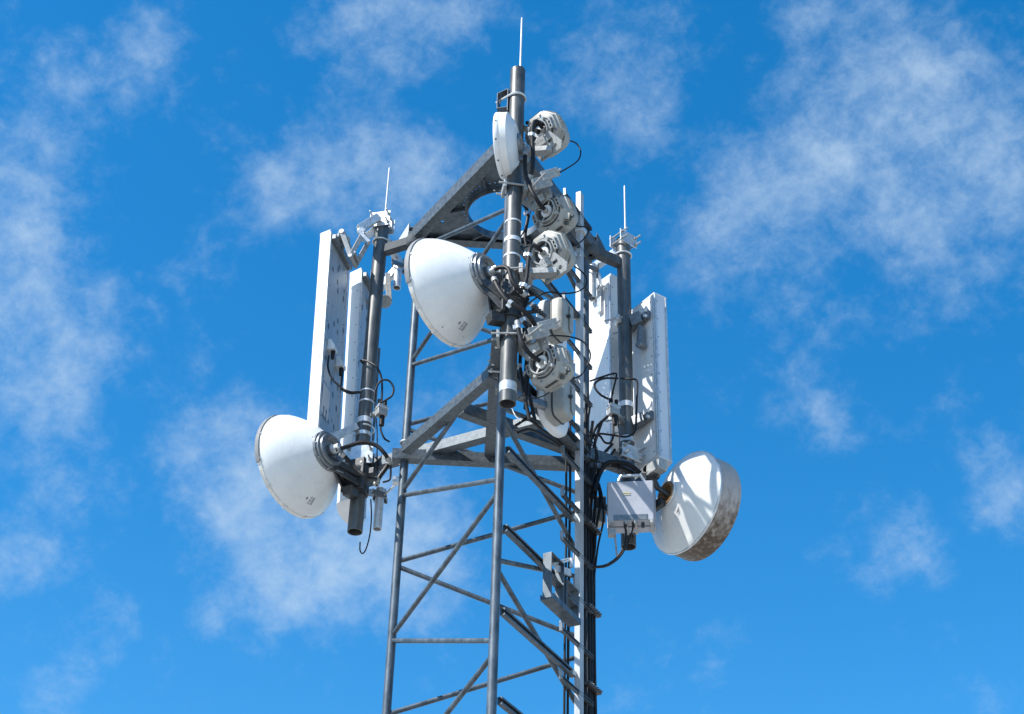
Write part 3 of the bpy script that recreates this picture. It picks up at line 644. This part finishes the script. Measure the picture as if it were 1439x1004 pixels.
E3 = P(918.7, 412.5, 11.6); p3, q3 = panel(E3, (-.54, .84, 0), (.84, .54, 0), .40, .135, zat(E3, 640), E3.z, 'outermost right panel antenna with capped ends, its back marked by shadows', ('gloss', 'backlight', 'white', 'bright'), 'right panel antennas', .03)
E4 = P(857.7, 386, 11.9); p4, q4 = panel(E4, (-.61, .79, 0), (.79, .61, 0), .36, .085, zat(E4, 640), E4.z, 'broad white panel antenna directly right of the climbing rail', ('white', 'backlight', 'white', 'bright'), 'right panel antennas', .008)
for yy in (.012, .125): MB().bar(q3(-.004, yy, zat(E3, 640) + .0), q3(-.004, yy, E3.z), .012, .018, up=(.84, .54, 0)).build('frame_edge', 'bright', p3, .003)
# raised lip at the head of the left panels
for o, q, z, w in ((p1, q1, LZ1, .5), (p2, q2, E2.z, .40)):
    n = 14; vs = []
    for i in range(n + 1):
        x = .015 + (w - .03) * i / n; dz = .02 + .05 * (2 * i / n - 1) ** 2
        vs += [q(x, -.012, z - .02), q(x, -.012, z + dz - .045), q(x, -.02, z - .02), q(x, -.02, z + dz - .045)]
    x0 = .02; mb = MB(); mb.bar(q(.02, -.03, z - .06), q(w - .02, -.03, z - .06), .045, .05); mb.bar(q(w * .5 - .05, -.06, z - .07), q(w * .5 - .05, -.06, z + .05), .05, .01, up=Lf); mb.build('hanger_rail', 'hub', o, .005)
# folding hinge bracket at the head of the outer left panel
def link(mb, a, b, off, w=.042, t=.018, gap=.07):
    for e in (-1, 1): mb.bar(V(a) + off * gap * e, V(b) + off * gap * e, t, w, up=(0, 0, 1))
hp = P(484, 333, 11.52); kn = P(496, 367, 11.52); tp = P(513, 336, 11.56); off = V(.25, .96, 0)
mb = MB(); link(mb, hp, kn, off); link(mb, kn, tp, off); mb.cyl(kn - off * .085, kn + off * .085, .02, 14); mb.cyl(hp - off * .085, hp + off * .085, .026, 14); mb.cyl(tp - off * .085, tp + off * .085, .018, 14)
mb.box(kn.lerp(tp, .15), (.05, .14, .02), frame((tp - kn), off)); mb.bar(hp, q1(.2, -.02, hp.z), .12, .05); mb.build('hinge_bracket', 'alu', p1, .004)
a = P(505, 322, 11.50); b = at(LPOLE, TOPL - .02) + V(-.03, -.09, 0); mb = MB(); mb.bar(a, b, .05, .07); mb.bar(a + off * .14, b + off * .12, .03, .07); mb.bar(a, a + off * .14, .04, .07); mb.bar(tp + V(0, -.06, .03), a, .04, .04); mb.bar(P(519, 342, 11.5), P(503, 325, 11.5), .05, .03); mb.build('stay_arm', 'bright', p1, .004)
a = P(463, 618, 11.5); b = at(LPOLE, zat(LPOLE, 605)) + V(-.06, -.05, 0); mb = MB(); mb.bar(a, b, .06, .06); mb.box(a, (.05, .09, .08), frame((b - a))); mb.build('lower_stay_arm', 'bright', p1, .004)
clamp = MB(); c = at(LPOLE, zat(LPOLE, 604)); clamp.arc(c, (0, 0, 1), (1, .3, 0), .085, -1.9, 1.9, .007, 20); clamp.build('u_bolt', 'bright', p1)
# sockets and stickers on the outer left back
for x, y in ((461, 489), (479, 512)):
    c = P(x, y, 11.52 if x < 470 else 11.72); n_ = -V(Lf); mb = MB()
    c = q1((V(c) - q1(0, 0, c.z)).dot(V(Ld)), -.0, c.z); mb.add([c + V(Ld) * (sx * .045) + n_ * yy + V(0, 0, zz) for sx in (-1, 1) for yy, zz in ((.004, -.045), (.07, -.045), (.07, -.01), (.03, .06), (.004, .06))],
        [(4, 3, 2, 1, 0), (5, 6, 7, 8, 9)] + [(i, (i + 1) % 5, 5 + (i + 1) % 5, 5 + i) for i in range(5)]); s_ = mb.build('socket', 'white', p1, .003)
    MB().cyl(c + n_ * .045 + V(0, 0, -.046), c + n_ * .045 + V(0, 0, -.12), .02, 14, .014).build('plug', 'black', s_)
def sticker(o, q, x, z, w, h, mat='paper'): return MB().box(q(x, -.0045, z), (w, h, .002), frame(-V(Lf))).build('sticker', mat, o)
zs = zat(E1, 562); st = sticker(p1, q1, .13, zs - .02, .17, .42); sticker(p1, q1, .13, zs + .30, .15, .16)
mb = MB(); fL = frame(-V(Lf))
for i in range(4): mb.box(q1(.13, -.0065, zs + .15 - i * .022), (.13 - .03 * (i % 2), .007, .001), fL)
for e in (-.03, .03):      # this-way-up arrows
    mb.box(q1(.13 + e, -.0065, zs - .06), (.010, .07, .001), fL); mb.add([q1(.13 + e - .02, -.0068, zs - .03), q1(.13 + e + .02, -.0068, zs - .03), q1(.13 + e, -.0068, zs + .0)], [(0, 1, 2)])
mb.box(q1(.13, -.0065, zs - .11), (.1, .008, .001), fL); mb.build('print', 'ink', st)
sticker(p1, q1, .13, zs - .30, .16, .09, 'gasket')
# brackets that hold the outer right panel to its pole
for y, hh in ((455, .12), (596, .09)):
    z = zat(RPOLE, y); c = at(RPOLE, z); e = q3(.07, -.02, z + .03); d = (e - c); d.z = 0; d.normalize()
    mb = MB(); mb.bar(q3(.035, -.03, z + .02), q3(.36, -.03, z + .02), .035, .08); mb.bar(c + d * .06, c.lerp(e, .75) , .06, hh); mb.build('pole_bracket', 'hub', p3, .005)
    mb = MB(); s_ = V(-d.y, d.x, 0)
    mb.arc(c, (0, 0, 1), -d, .07, -1.3, 1.3, .018, 16); mb.bar(c - d * .02 + s_ * .06, c - d * .02 + s_ * .12, .03, .05); mb.bar(c - d * .02 - s_ * .06, c - d * .02 - s_ * .12, .03, .05); mb.build('pole_clamp', 'bright', p3)
    for k in (-1, 1): MB().cyl(c + d * .02 + s_ * (.1 * k), c - d * .15 + s_ * (.1 * k), .008, 8).build('stud', 'alu', p3)
    for k in (-.025, .03): MB().cyl(q3(.05, -.05, z + .02 + k), q3(.05, -.075, z + .02 + k), .016, 8).build('bolt', 'bright', p3)
mb = MB(); c = q3(.12, -.06, zat(RPOLE, 478)); mb.box(c, (.05, .19, .06), frame(V(.84, .54, 0))); mb.cyl(c + V(0, 0, -.1) - V(.03, .02, 0), c + V(0, 0, -.1) + V(.03, .02, 0), .035, 16); mb.build('tilt_arm', 'hub', p3, .006)
c = q3(.13, .07, zat(E3, 640) - .01); MB().cyl(c, c + V(0, 0, -.1), .02, 14, .016).build('socket', 'castdark', p3); c = q3(.3, .06, zat(E3, 640) - .01); MB().cyl(c, c + V(0, 0, -.06), .014, 14).build('socket', 'castdark', p3)
# long bracket and sticker on the broad right panel
mb = MB(); z = zat(E4, 414); c = q4(.12, -.02, z); mb.box(c, (.055, .3, .03), frame(V(.79, .61, 0))); mb.bar(c + V(0, 0, .13), P(838, 385, 12.05), .05, .06); mb.build('hanger', 'bright', p4, .006)
mb = MB()
for i in range(3): mb.box(q4(.2, -.0045, zat(E4, 632) - i * .02), (.12 - i * .03, .006, .002), frame(-V(.79, .61, 0)))
mb.build('print', 'gasket', p4)
# short stub pipes on which the inner panels hang
SB = []
for x, y0, y1, Y, lab, tgt in ((557.5, 372, 405, 12.0, 'short silver stub pipe under the left corner of the tower head', q2(.2, -.02, 10.6)),
                          (530, 703, 744, 11.75, 'short silver stub pipe beside the lower end of the left mount pole', q2(.2, -.02, 8.65)),
                          (832.5, 378, 420, 11.85, 'short silver stub pipe in front of the broad white right panel', q4(.22, -.02, 10.65))):
    a = P(x, y1, Y); top = a.z + (y1 - y0) / 132 + .06
    o = thing('stub_pipe', lab, 'stub pipe', a, 'short silver stub pipes')
    MB().pipe(a, at(a, top), .036, .005, 24).build('pipe', 'bright', o)
    mb = MB(); c = at(a, top - .07); mb.box(c + V(0, -.045, 0), (.13, .012, .05), Matrix.Rotation(.5, 3, 'Z')); mb.box(c + V(0, .045, 0), (.13, .012, .05), Matrix.Rotation(.5, 3, 'Z'))
    for k in (-1, 1): mb.cyl(c + V(.05 * k, -.12, .0), c + V(.05 * k, .09, 0), .007, 8)
    mb.build('clamp', 'hub', o, .003)
    mb = MB(); mb.bar(c + V(0, 0, .01), tgt, .05, .06); mb.build('stay_arm', 'bright', o, .004); SB.append(o)
    if x < 540: mb = MB(); mb.tube([c + V(.04, -.03, 0), P(562, 676, 11.6)], .009, 8); mb.box(P(559, 676, 11.5), (.08, .06, .05)); mb.build('tie_bar', 'bright', o)
    if x > 550 and x < 600: mb = MB(); mb.bar(P(545, 385, 11.95), P(547, 425, 11.95), .03, .05); mb.cyl(P(541, 424, 11.9), P(541, 424, 12.0), .06, 20); mb.build('tilt_hinge', 'alu', o, .004)
# ------------------------------------------------------------------ climbing rail with step pegs
rb = B + U * 1.175 + NN * .077
rail = thing('climbing_rail', 'pale zinc climbing rail with step pegs running up the right of the tower', 'climbing rail', at(rb, .1))
mb = MB(); a = at(B + U * 1.14 + NN * .077, .1); RT_ = zat(rb, 273)
mb.sect(a, at(a, RT_), [(x * .8, y) for x, y in [(-.027, 0), (.027, 0), (.027, .022), (.020, .022), (.020, .006), (-.021, .006), (-.021, .062), (.020, .062), (.020, .046), (.027, .046), (.027, .068), (-.027, .068)]], up=U)
mb.build('rail', 'rail', rail)
z = 6.872
PZ = [6.872 + .371 * k for k in range(-14, 12)]
for z in PZ:
    a, b = B + U * .86 + NN * .086, B + U * 1.385 + NN * .086
    mb = MB(); mb.sect(at(a, z), at(b, z), [(-.013, -.014), (.013, -.014), (.013, .014), (.008, .014), (.008, -.008), (-.008, -.008), (-.008, .014), (-.013, .014)], up=NN); pg = mb.build('step_peg', 'galv', rail)
    MB().bar(at(a - U * .006, z - .014), at(a - U * .012, z + .06), .028, .014, up=U).build('peg_tip', 'hub', pg, .003)
for y in (325, ): mb = MB(); mb.box(at(rb, zat(rb, y)) + NN * .012, (.1, .05, .07), frame(NN)); mb.build('rail_clip', 'bright', rail, .004)
for y in (498, 775, 820): mb = MB(); mb.box(at(B + U * 1.197 + NN * .047, zat(rb, y)), (.062, .12, .004), frame(U)); mb.build('joint_plate', 'bright', rail, .001)

# folding rest platform on the rail
rs = thing('folding_rest_platform', 'folding steel rest platform bolted to the left of the climbing rail', 'rest platform', P(800, 870, 11.2))
def PF(x, y):                    # point on the plane of the pegs
    d = ray(x, y); c = B + NN * .13; t = ((c - CAM).dot(NN)) / d.dot(NN); return CAM + d * t
a, b = PF(768, 839), PF(808, 879); zb = (a.z + b.z) / 2; a.z = b.z = zb
MB().sect(a, b, [(-.05, -.012), (.05, -.012), (.05, .03), (.044, .03), (.044, -.006), (-.044, -.006), (-.044, .03), (-.05, .03)]).build('base_channel', 'galv', rs)
dU = (b - a).normalized()
for off_, ln, h0 in ((.0, .2, .36), (.25, .2, .26)):
    p = a + dU * (off_ + .01) ; q_ = p + dU * ln; z0, z1 = zb + .0, zb + h0; mb = MB()
    mb.bar(at(p, z0), at(p, z1), .07, .010, up=dU); mb.bar(at(q_, z0), at(q_, z1 - .0), .07, .010, up=dU); mb.bar(at(p, z1), at(q_, z1), .07, .01); mb.bar(at(p, (z0 + z1) / 2), at(q_, (z0 + z1) / 2), .07, .008)
    mb.build('step_frame', 'galv', rs, .002)
mb = MB(); s1 = PF(777, 793); s2 = PF(803, 787); mb.tube(spline([s1, s2 + V(-.02, 0, .0), s2, s2 + V(.0, 0, -.06)], 5), .014, 8); mb.bar(PF(781, 799), PF(801, 805), .02, .05); mb.build('hold_strap', 'bright', rs)

# feeder cables running up beside the rail and their clamps
k = 0
for u_, n_, top in ((1.105, .0, 8.95), (1.13, .012, 8.8), (1.155, .0, 9.0), (1.29, .045, 8.55), (1.318, .06, 8.75), (1.346, .045, 8.9), (1.374, .062, 8.6), (1.402, .047, 8.8), (1.43, .06, 8.5), (1.458, .046, 8.65), (1.486, .06, 8.45)):
    p = B + U * u_ + NN * n_; w = lambda z: V(random.uniform(-.006, .006), random.uniform(-.006, .006), 0)
    pts = [at(p, z) + w(z) for z in (0.05, 2, 4, 5.5, 6.3, 7.0, 7.7, top - .3)]
    tgt = V(random.uniform(-.25, .15), random.uniform(-.3, .1), .35) if u_ < 1.2 else V(random.uniform(.02, .2), random.uniform(-.1, .1), .3)
    pts += [at(p, top) + tgt * .25, at(p, top) + tgt]; pts = pts if top > 0 else pts
    cable('black feeder cable running straight up the tower beside the climbing rail', pts, .0125 if u_ > 1.2 else .009, 'black feeder cables beside the climbing rail', 'feeder_cable')
for y, lab in ((742, 'highest black bolted cable clamp on the feeder bundle'), (858, 'bolted cable clamp on the feeder bundle level with the rest platform'), (967, 'lowest bolted cable clamp on the feeder bundle')):
    p = B + U * 1.39 + NN * .09; z = zat(p, y); o = thing('cable_clamp', lab, 'cable clamp', at(p, z), 'bolted cable clamps on the feeder bundle')
    mb = MB(); mb.box(at(p, z), (.22, .03, .04), frame(NN)); mb.build('block', 'castdark', o, .004)
    mb = MB()
    for i in range(6): c = at(p, z) + U * (-.09 + .036 * i) ; mb.cyl(c + V(0, 0, -.01), c + NN * .035 + V(0, 0, .004), .006, 8); mb.cyl(c + NN * .018, c + NN * .026, .011, 6)
    mb.build('bolt', 'hub', o)

# ------------------------------------------------------------------ equipment box
fc = V(-.14, -1, 0).normalized(); Yb = 11.32
tl, tr, bl = P(852.3, 675, Yb), P(918.3, 672, Yb), P(850.5, 731, Yb)
wB = (tr - tl).length; hB = tl.z - bl.z; cB = (tl + tr) / 2; cB.z = (tl.z + bl.z) / 2; s_ = V(-fc.y, fc.x, 0)
eq = thing('equipment_box', 'grey metal equipment box with carrying handle under the right panel antennas', 'equipment box', at(cB, bl.z))
frB = frame(fc); dB = .17
MB().box(cB - fc * .045, (wB - .01, hB, .09), frB).build('door', 'cabinet', eq, .010)
MB().box(cB - fc * (.092 + .045), (wB + .01, hB + .02, .09), frB).build('casing', 'cabinet', eq, .008)
mb = MB(); mb.box(cB - fc * .046 + V(0, 0, -hB / 2 + .03), (wB * .72, .05, .1), frB); mb.build('socket_panel', 'hub', eq, .004)
mb = MB(); hz = cB.z + hB / 2
mb.tube([at(cB - fc * .05 - s_ * wB * .3, hz - .01), at(cB - fc * .04 - s_ * wB * .2, hz + .07), at(cB - fc * .04 + s_ * wB * .22, hz + .07), at(cB - fc * .05 + s_ * wB * .34, hz - .01)], .014, 10); mb.build('handle', 'bright', eq)
mb = MB()
for k in (-.9, -.2, .2, .86): mb.box(at(cB - fc * .09 + s_ * wB * .5 * k, cB.z - hB / 2 - .008), (.022, .19, .03), frame(V(0, 0, 1), fc))
mb.build('latch', 'alu', eq, .002)
mb = MB(); mb.box(cB + fc * .001 + V(-.03, 0, hB * .2), (.06, .008, .002), frB); mb.box(cB + fc * .001 + V(-.03, 0, hB * .2 - .016), (.06, .006, .002), frB); mb.build('sticker', 'yellow', eq)
for k in (.38, .55, .75): c = tl.lerp(tr, k); c = at(c - fc * .03, cB.z - hB / 2 + .01); MB().cyl(c + V(0, 0, .0), c + V(0, 0, -.05), .013, 12).build('plug', 'castdark', eq)
mb = MB()
for dz in (-.1, .12): mb.bar(at(cB - fc * .17, cB.z + dz), at(RPOLE, cB.z + dz), .08, .05)
mb.build('pole_bracket', 'castdark', eq, .004)
mb = MB(); c = P(860, 749, 11.4); mb.box(c, (.06, .06, .06)); mb.bar(P(864, 752, 11.4), P(867, 782, 11.4), .02, .014); mb.build('earth_strap', 'alu', eq, .003)
# second, darker fitting behind the box at the left
bh = thing('junction_fitting', 'dark junction fitting half hidden left of the grey equipment box', 'junction fitting', P(838, 720, 11.75))
mb = MB(); mb.cyl(P(834, 707, 11.7), P(851, 707, 11.7), .055, 20); mb.build('drum', 'castdark', bh)
mb = MB(); mb.box(P(838, 728, 11.7), (.11, .12, .12), Matrix.Rotation(.5, 3, 'Z')); mb.build('box', 'radio', bh, .01)
mb = MB(); mb.bar(P(842, 715, 11.7), at(RPOLE, P(842, 715, 11.7).z), .05, .06); mb.build('bracket', 'castdark', bh)
# in-line boxes
for x, y, Y, lab, pole in ((536, 578, 11.55, 'small grey inline surge box beside the left mount pole', LPOLE), (862, 577, 11.5, 'small pale inline surge box left of the right mount pole', RPOLE)):
    c = P(x, y, Y); o = thing('surge_box', lab, 'surge box', c, 'small inline surge boxes')
    rz = Matrix.Rotation(.5, 3, 'Z'); MB().box(c, (.085, .07, .10), rz).build('body', 'alu', o, .006)
    mb = MB(); mb.box(c + V(0, 0, .02), (.095, .08, .012), rz); mb.build('lid', 'bright', o, .002)
    for dx, z0_, z1_, r_ in ((.01, -.05, -.14, .022), (-.02, .05, .11, .018), (.025, .05, .1, .016)): MB().cyl(c + V(dx, 0, z0_), c + V(dx, 0, z1_), r_, 14).build('connector', 'black', o)
    mb = MB(); mb.bar(c, at(pole, c.z), .03, .03); mb.build('bracket', 'hub', o)

# ------------------------------------------------------------------ cables
def cp(lst, Y): return [P(x, y, (Y if len(e) == 0 else e[0])) for x, y, *e in lst]
W_ = .0165
cable('thick black waveguide from the topmost radio curling down beside the pole', cp([(764, 185, 9.76), (757, 172, 9.68), (750, 173, 9.65), (748, 190), (749, 215), (748, 238), (744, 252, 9.7)], 9.66), W_, 'thick black waveguides', 'waveguide', ties=(.5,))
cable('thick black waveguide dropping from the drum dish to the second radio', cp([(738, 215, 9.72), (738, 240, 9.7), (744, 262), (755, 282), (767, 297, 9.78)], 9.66), W_, 'thick black waveguides', 'waveguide')
cable('thick black waveguide looping out of the third radio and down to the middle dish', cp([(764, 356, 9.78), (752, 346, 9.68), (745, 350, 9.62), (742, 368, 9.6), (740, 390, 9.6), (735, 405, 9.6), (728, 408, 9.62)], 9.66), W_, 'thick black waveguides', 'waveguide', ties=(.45, .8))
cable('thick black waveguide from the middle dish feed across the front of the pole', cp([(690, 382, 9.66), (702, 376, 9.62), (714, 378, 9.58), (720, 395, 9.57), (730, 408, 9.58), (738, 415, 9.62)], 9.6), W_, 'thick black waveguides', 'waveguide')
cable('thick black waveguide sloping down right under the middle dish hub', cp([(694, 392, 9.64), (702, 408, 9.6), (715, 424), (735, 436), (748, 450, 9.62), (754, 462, 9.7)], 9.58), W_ * 1.05, 'thick black waveguides', 'waveguide', ties=(.45,))
cable('thick black waveguide hanging in a curve into the lowest radio', cp([(727, 452, 9.62), (730, 470), (737, 488), (750, 502, 9.68), (761, 509, 9.76)], 9.62), W_, 'thick black waveguides', 'waveguide', ties=(.12,))
T_ = .0058
cable('thin black cable looping from the topmost radio back to the tower head', cp([(798, 197, 9.9), (810, 202), (816, 213), (812, 226), (795, 238), (770, 252, 10.1), (752, 266, 10.3), (745, 300, 10.2), (738, 322, 9.95), (720, 352, 9.95)], 9.95), T_, 'thin black radio cables', 'radio_cable')
cable('thin black cable looping from the second radio in front of the rail', cp([(796, 314, 9.98), (808, 318), (824, 320), (826, 328), (815, 341), (795, 349), (770, 341, 9.9), (745, 345, 9.8), (733, 351, 9.9)], 10.0), T_, 'thin black radio cables', 'radio_cable')
cable('thin black cable making a wide loop from the third radio', cp([(794, 368, 9.98), (808, 375), (822, 387), (824, 400), (812, 410), (790, 413), (770, 411), (752, 420, 9.9), (740, 430, 9.8), (734, 445, 9.8)], 9.98), T_, 'thin black radio cables', 'radio_cable')
cable('thin black cable making the roundest loop, from the lowest radio', cp([(793, 528, 9.98), (805, 532), (818, 526), (828, 508), (829, 495), (820, 481), (803, 474), (780, 472), (758, 474, 9.85), (740, 482, 9.8)], 9.98), T_, 'thin black radio cables', 'radio_cable')
cable('thin black cable hanging from the underside of the lowest radio', cp([(776, 548, 9.95), (765, 556), (750, 560, 9.9), (735, 556, 9.95), (728, 560, 10.1)], 9.9), T_ * .8, 'thin black radio cables', 'radio_cable')
Lg = 'black jumper cables at the left pole'
cable('black jumper from the left socket of the rusty panel back', cp([(462, 500, 11.42), (461, 517), (467, 533), (480, 545), (492, 551), (507, 551, 11.57)], 11.43), .0085, Lg, 'jumper_cable')
cable('black jumper from the right socket of the rusty panel back', cp([(482, 520, 11.62), (480, 538, 11.55), (480, 547, 11.5), (492, 553, 11.5), (505, 552, 11.57)], 11.5), .0085, Lg, 'jumper_cable')
cable('black jumper wrapped over the left pole and dropping to the surge box', cp([(510, 511, 11.68), (507, 507, 11.6), (516, 508, 11.56), (528, 515, 11.52), (535, 527), (537, 545), (536, 568)], 11.54), .0085, Lg, 'jumper_cable')
cable('black jumper forming a round loop right of the left pole', cp([(526, 564, 11.52), (528, 548), (535, 536), (546, 535), (553, 545), (551, 556), (543, 562), (533, 568)], 11.52), .0085, Lg, 'jumper_cable')
cable('black jumper hanging below the left surge box', cp([(536, 586, 11.55), (535, 603), (540, 616), (547, 621, 11.6)], 11.55), .008, Lg, 'jumper_cable')
cable('thin black lead dropping straight beside the left pole', cp([(529, 588, 11.6), (530, 610), (530, 640), (531, 668, 11.65)], 11.6), .005, Lg, 'jumper_cable')
cable('thick black waveguide arching from the left dish feed over the clamp plate', cp([(472, 633, 11.15), (488, 628), (508, 622), (528, 626), (540, 637), (547, 648, 11.3)], 11.25), .017, 'black waveguides at the left dish', 'waveguide')
cable('thick black waveguide sagging from the left dish hub past the clamp plate', cp([(479, 637, 11.2), (490, 648), (503, 662), (517, 671), (530, 674, 11.4)], 11.25), .017, 'black waveguides at the left dish', 'waveguide')
cable('short thick black waveguide slanting down beside the left leg', cp([(549, 648, 11.4), (541, 660), (533, 671), (528, 682)], 11.42), .019, 'black waveguides at the left dish', 'waveguide')
cable('short thin black lead bent beside the left leg', cp([(549, 650, 11.4), (549, 667), (547, 675), (538, 678)], 11.42), .008, Lg, 'jumper_cable')
cable('thin black lead hanging in a hook below the left mount pole', cp([(521, 702, 11.5), (522, 725), (520, 750), (515, 770), (510, 778), (506, 774), (506, 762)], 11.5), .0055, Lg, 'jumper_cable')
cable('thin pale conduit standing behind the left mount pole', cp([(533, 490, 11.9), (530, 530), (527, 580), (524, 620)], 11.9), .012, None, 'conduit', 'hub')
Rg = 'black jumper cables at the right pole'
cable('black jumper bent sharply above the right surge box', cp([(829, 536, 11.5), (846, 530), (864, 525), (866, 530), (862, 547), (859, 562)], 11.45), .008, Rg, 'jumper_cable')
cable('black jumper curving from the right pole into the right surge box', cp([(868, 532, 11.55), (850, 532), (838, 537), (836, 545), (844, 555), (855, 561, 11.48)], 11.45), .0095, Rg, 'jumper_cable')
cable('black jumper over the right pole dropping down its right side', cp([(872, 532, 11.62), (886, 533), (895, 536), (895, 560), (894, 590), (892, 607), (880, 614), (862, 612), (842, 610), (832, 616), (825, 628, 11.5)], 11.58), .009, Rg, 'jumper_cable')
cable('black jumper hanging in a curve below the right surge box', cp([(861, 590, 11.5), (862, 610), (858, 622), (850, 622), (843, 613), (834, 612), (826, 622)], 11.48), .009, Rg, 'jumper_cable')
cable('thin black lead falling beside the right pole', cp([(868, 585, 11.5), (870, 610), (871, 640), (869, 660)], 11.5), .0045, Rg, 'jumper_cable')
for i, l in enumerate((([(826, 612), (836, 628), (840, 645), (834, 668), (828, 700)], 'black cable bowing out beside the right tower leg'), ([(822, 602), (834, 615), (838, 640), (832, 665), (826, 690)], 'thinner black cable bowing beside the right tower leg'))):
    cable(l[1], cp(l[0], 11.42), .006, Rg, 'jumper_cable')
cable('thick black cable arching above the equipment box to its right end', cp([(836, 690, 11.4), (842, 668), (853, 652), (868, 650), (885, 654), (900, 665, 11.5)], 11.48), .019, Rg, 'jumper_cable')
cable('second thick black cable arching above the equipment box', cp([(832, 700, 11.42), (838, 672), (850, 655), (864, 655), (880, 660), (894, 668, 11.55)], 11.52), .017, Rg, 'jumper_cable')
cable('black cable sweeping from the equipment box back to the rail', cp([(878, 738, 11.28), (880, 752), (877, 768), (866, 785), (850, 795), (834, 797)], 11.3), .009, Rg, 'jumper_cable')
cable('second black cable sweeping beside the first under the equipment box', cp([(890, 737, 11.28), (888, 748), (881, 766), (870, 784), (852, 796), (832, 798)], 11.32), .007, Rg, 'jumper_cable')
cable('black cable falling left of the equipment box', cp([(842, 680, 11.45), (846, 700), (842, 722), (838, 745), (836, 775), (832, 797)], 11.45), .008, Rg, 'jumper_cable')
for pts, lab, y_ in (([(728, 452), (732, 480), (731, 515), (736, 550), (744, 590)], 'thick dark cable running down just right of the open pole end, nearest the pole', 10.0),
                     ([(735, 462), (741, 490), (739, 525), (745, 560), (752, 592)], 'thick dark cable running down behind the lowest radio', 10.15),
                     ([(724, 440), (738, 452), (747, 470), (744, 500), (741, 540), (738, 575)], 'dark cable curving behind the bracket of the lowest radio', 10.1),
                     ([(742, 420), (735, 440), (740, 462), (736, 478)], 'short dark cable between the middle dish mount and the lowest radio bracket', 9.75),
                     ([(738, 262), (733, 282), (742, 300), (738, 330), (741, 352)], 'dark cable dropping beside the pole behind the second radio', 10.0)):
    cable(lab, cp(pts, y_), .0135, 'dark cables beside the front pole', 'jumper_cable', ties=(.5,))
for x, y, lab in ((752, 413, 'dark finned cable coupling hanging below the third radio'), (728, 424, 'dark cable coupling on the middle dish mount'), (757, 437, 'lowest dark cable coupling, above the upper compact antenna')):
    c = P(x, y, 9.75); o = thing('cable_coupling', lab, 'cable coupling', c, 'dark cable couplings by the front pole'); mb = MB(); ax = V(.7, .2, -.55).normalized()
    for k in range(4): mb.cyl(c + ax * (k * .022 - .05), c + ax * (k * .022 - .036), .026 - .002 * k, 14)
    mb.cyl(c - ax * .09, c + ax * .07, .014, 12); mb.build('body', 'castdark', o); mb = MB(); mb.cyl(c - ax * .075, c - ax * .06, .022, 6); mb.build('nut', 'bright', o)
    mb = MB(); mb.bar(c, at(FPOLE, c.z), .022, .022); mb.build('bracket', 'castdark', o)
for pts, lab in (([(828, 640), (838, 672), (843, 705), (838, 740), (834, 800)], 'black cable bending out past the junction fitting and back to the rail'),
                 ([(831, 655), (843, 690), (848, 728), (840, 770), (833, 830)], 'longest black cable hanging between the rail and the equipment box'),
                 ([(845, 662), (838, 690), (834, 730), (836, 765)], 'black cable dropping from the arching cables close to the rail')):
    cable(lab, cp(pts, 11.5), .008, Rg, 'jumper_cable')
for k, (pts, lab) in enumerate((([(738, 590), (752, 575), (765, 580), (780, 600), (806, 632)], 'black cable sagging from the front pole foot towards the rail, topmost of three'), ([(725, 598), (742, 590), (762, 604), (785, 620), (806, 646)], 'black cable sagging from the front pole foot towards the rail, middle of three'), ([(728, 608), (745, 604), (768, 615), (790, 630), (806, 652)], 'black cable sagging from the front pole foot towards the rail, lowest of three'))):
    cable(lab, cp([(x, y, 10.4 + .9 * (x - 725) / 80) for x, y in pts], 10.7), .011, 'black cables sagging to the rail', 'jumper_cable')
cable('thin pale lead dropping from the open front pole end', cp([(717, 560, 9.9), (719, 572), (724, 584), (732, 592)], 10.0), .004, None, 'earth_lead', 'tape')
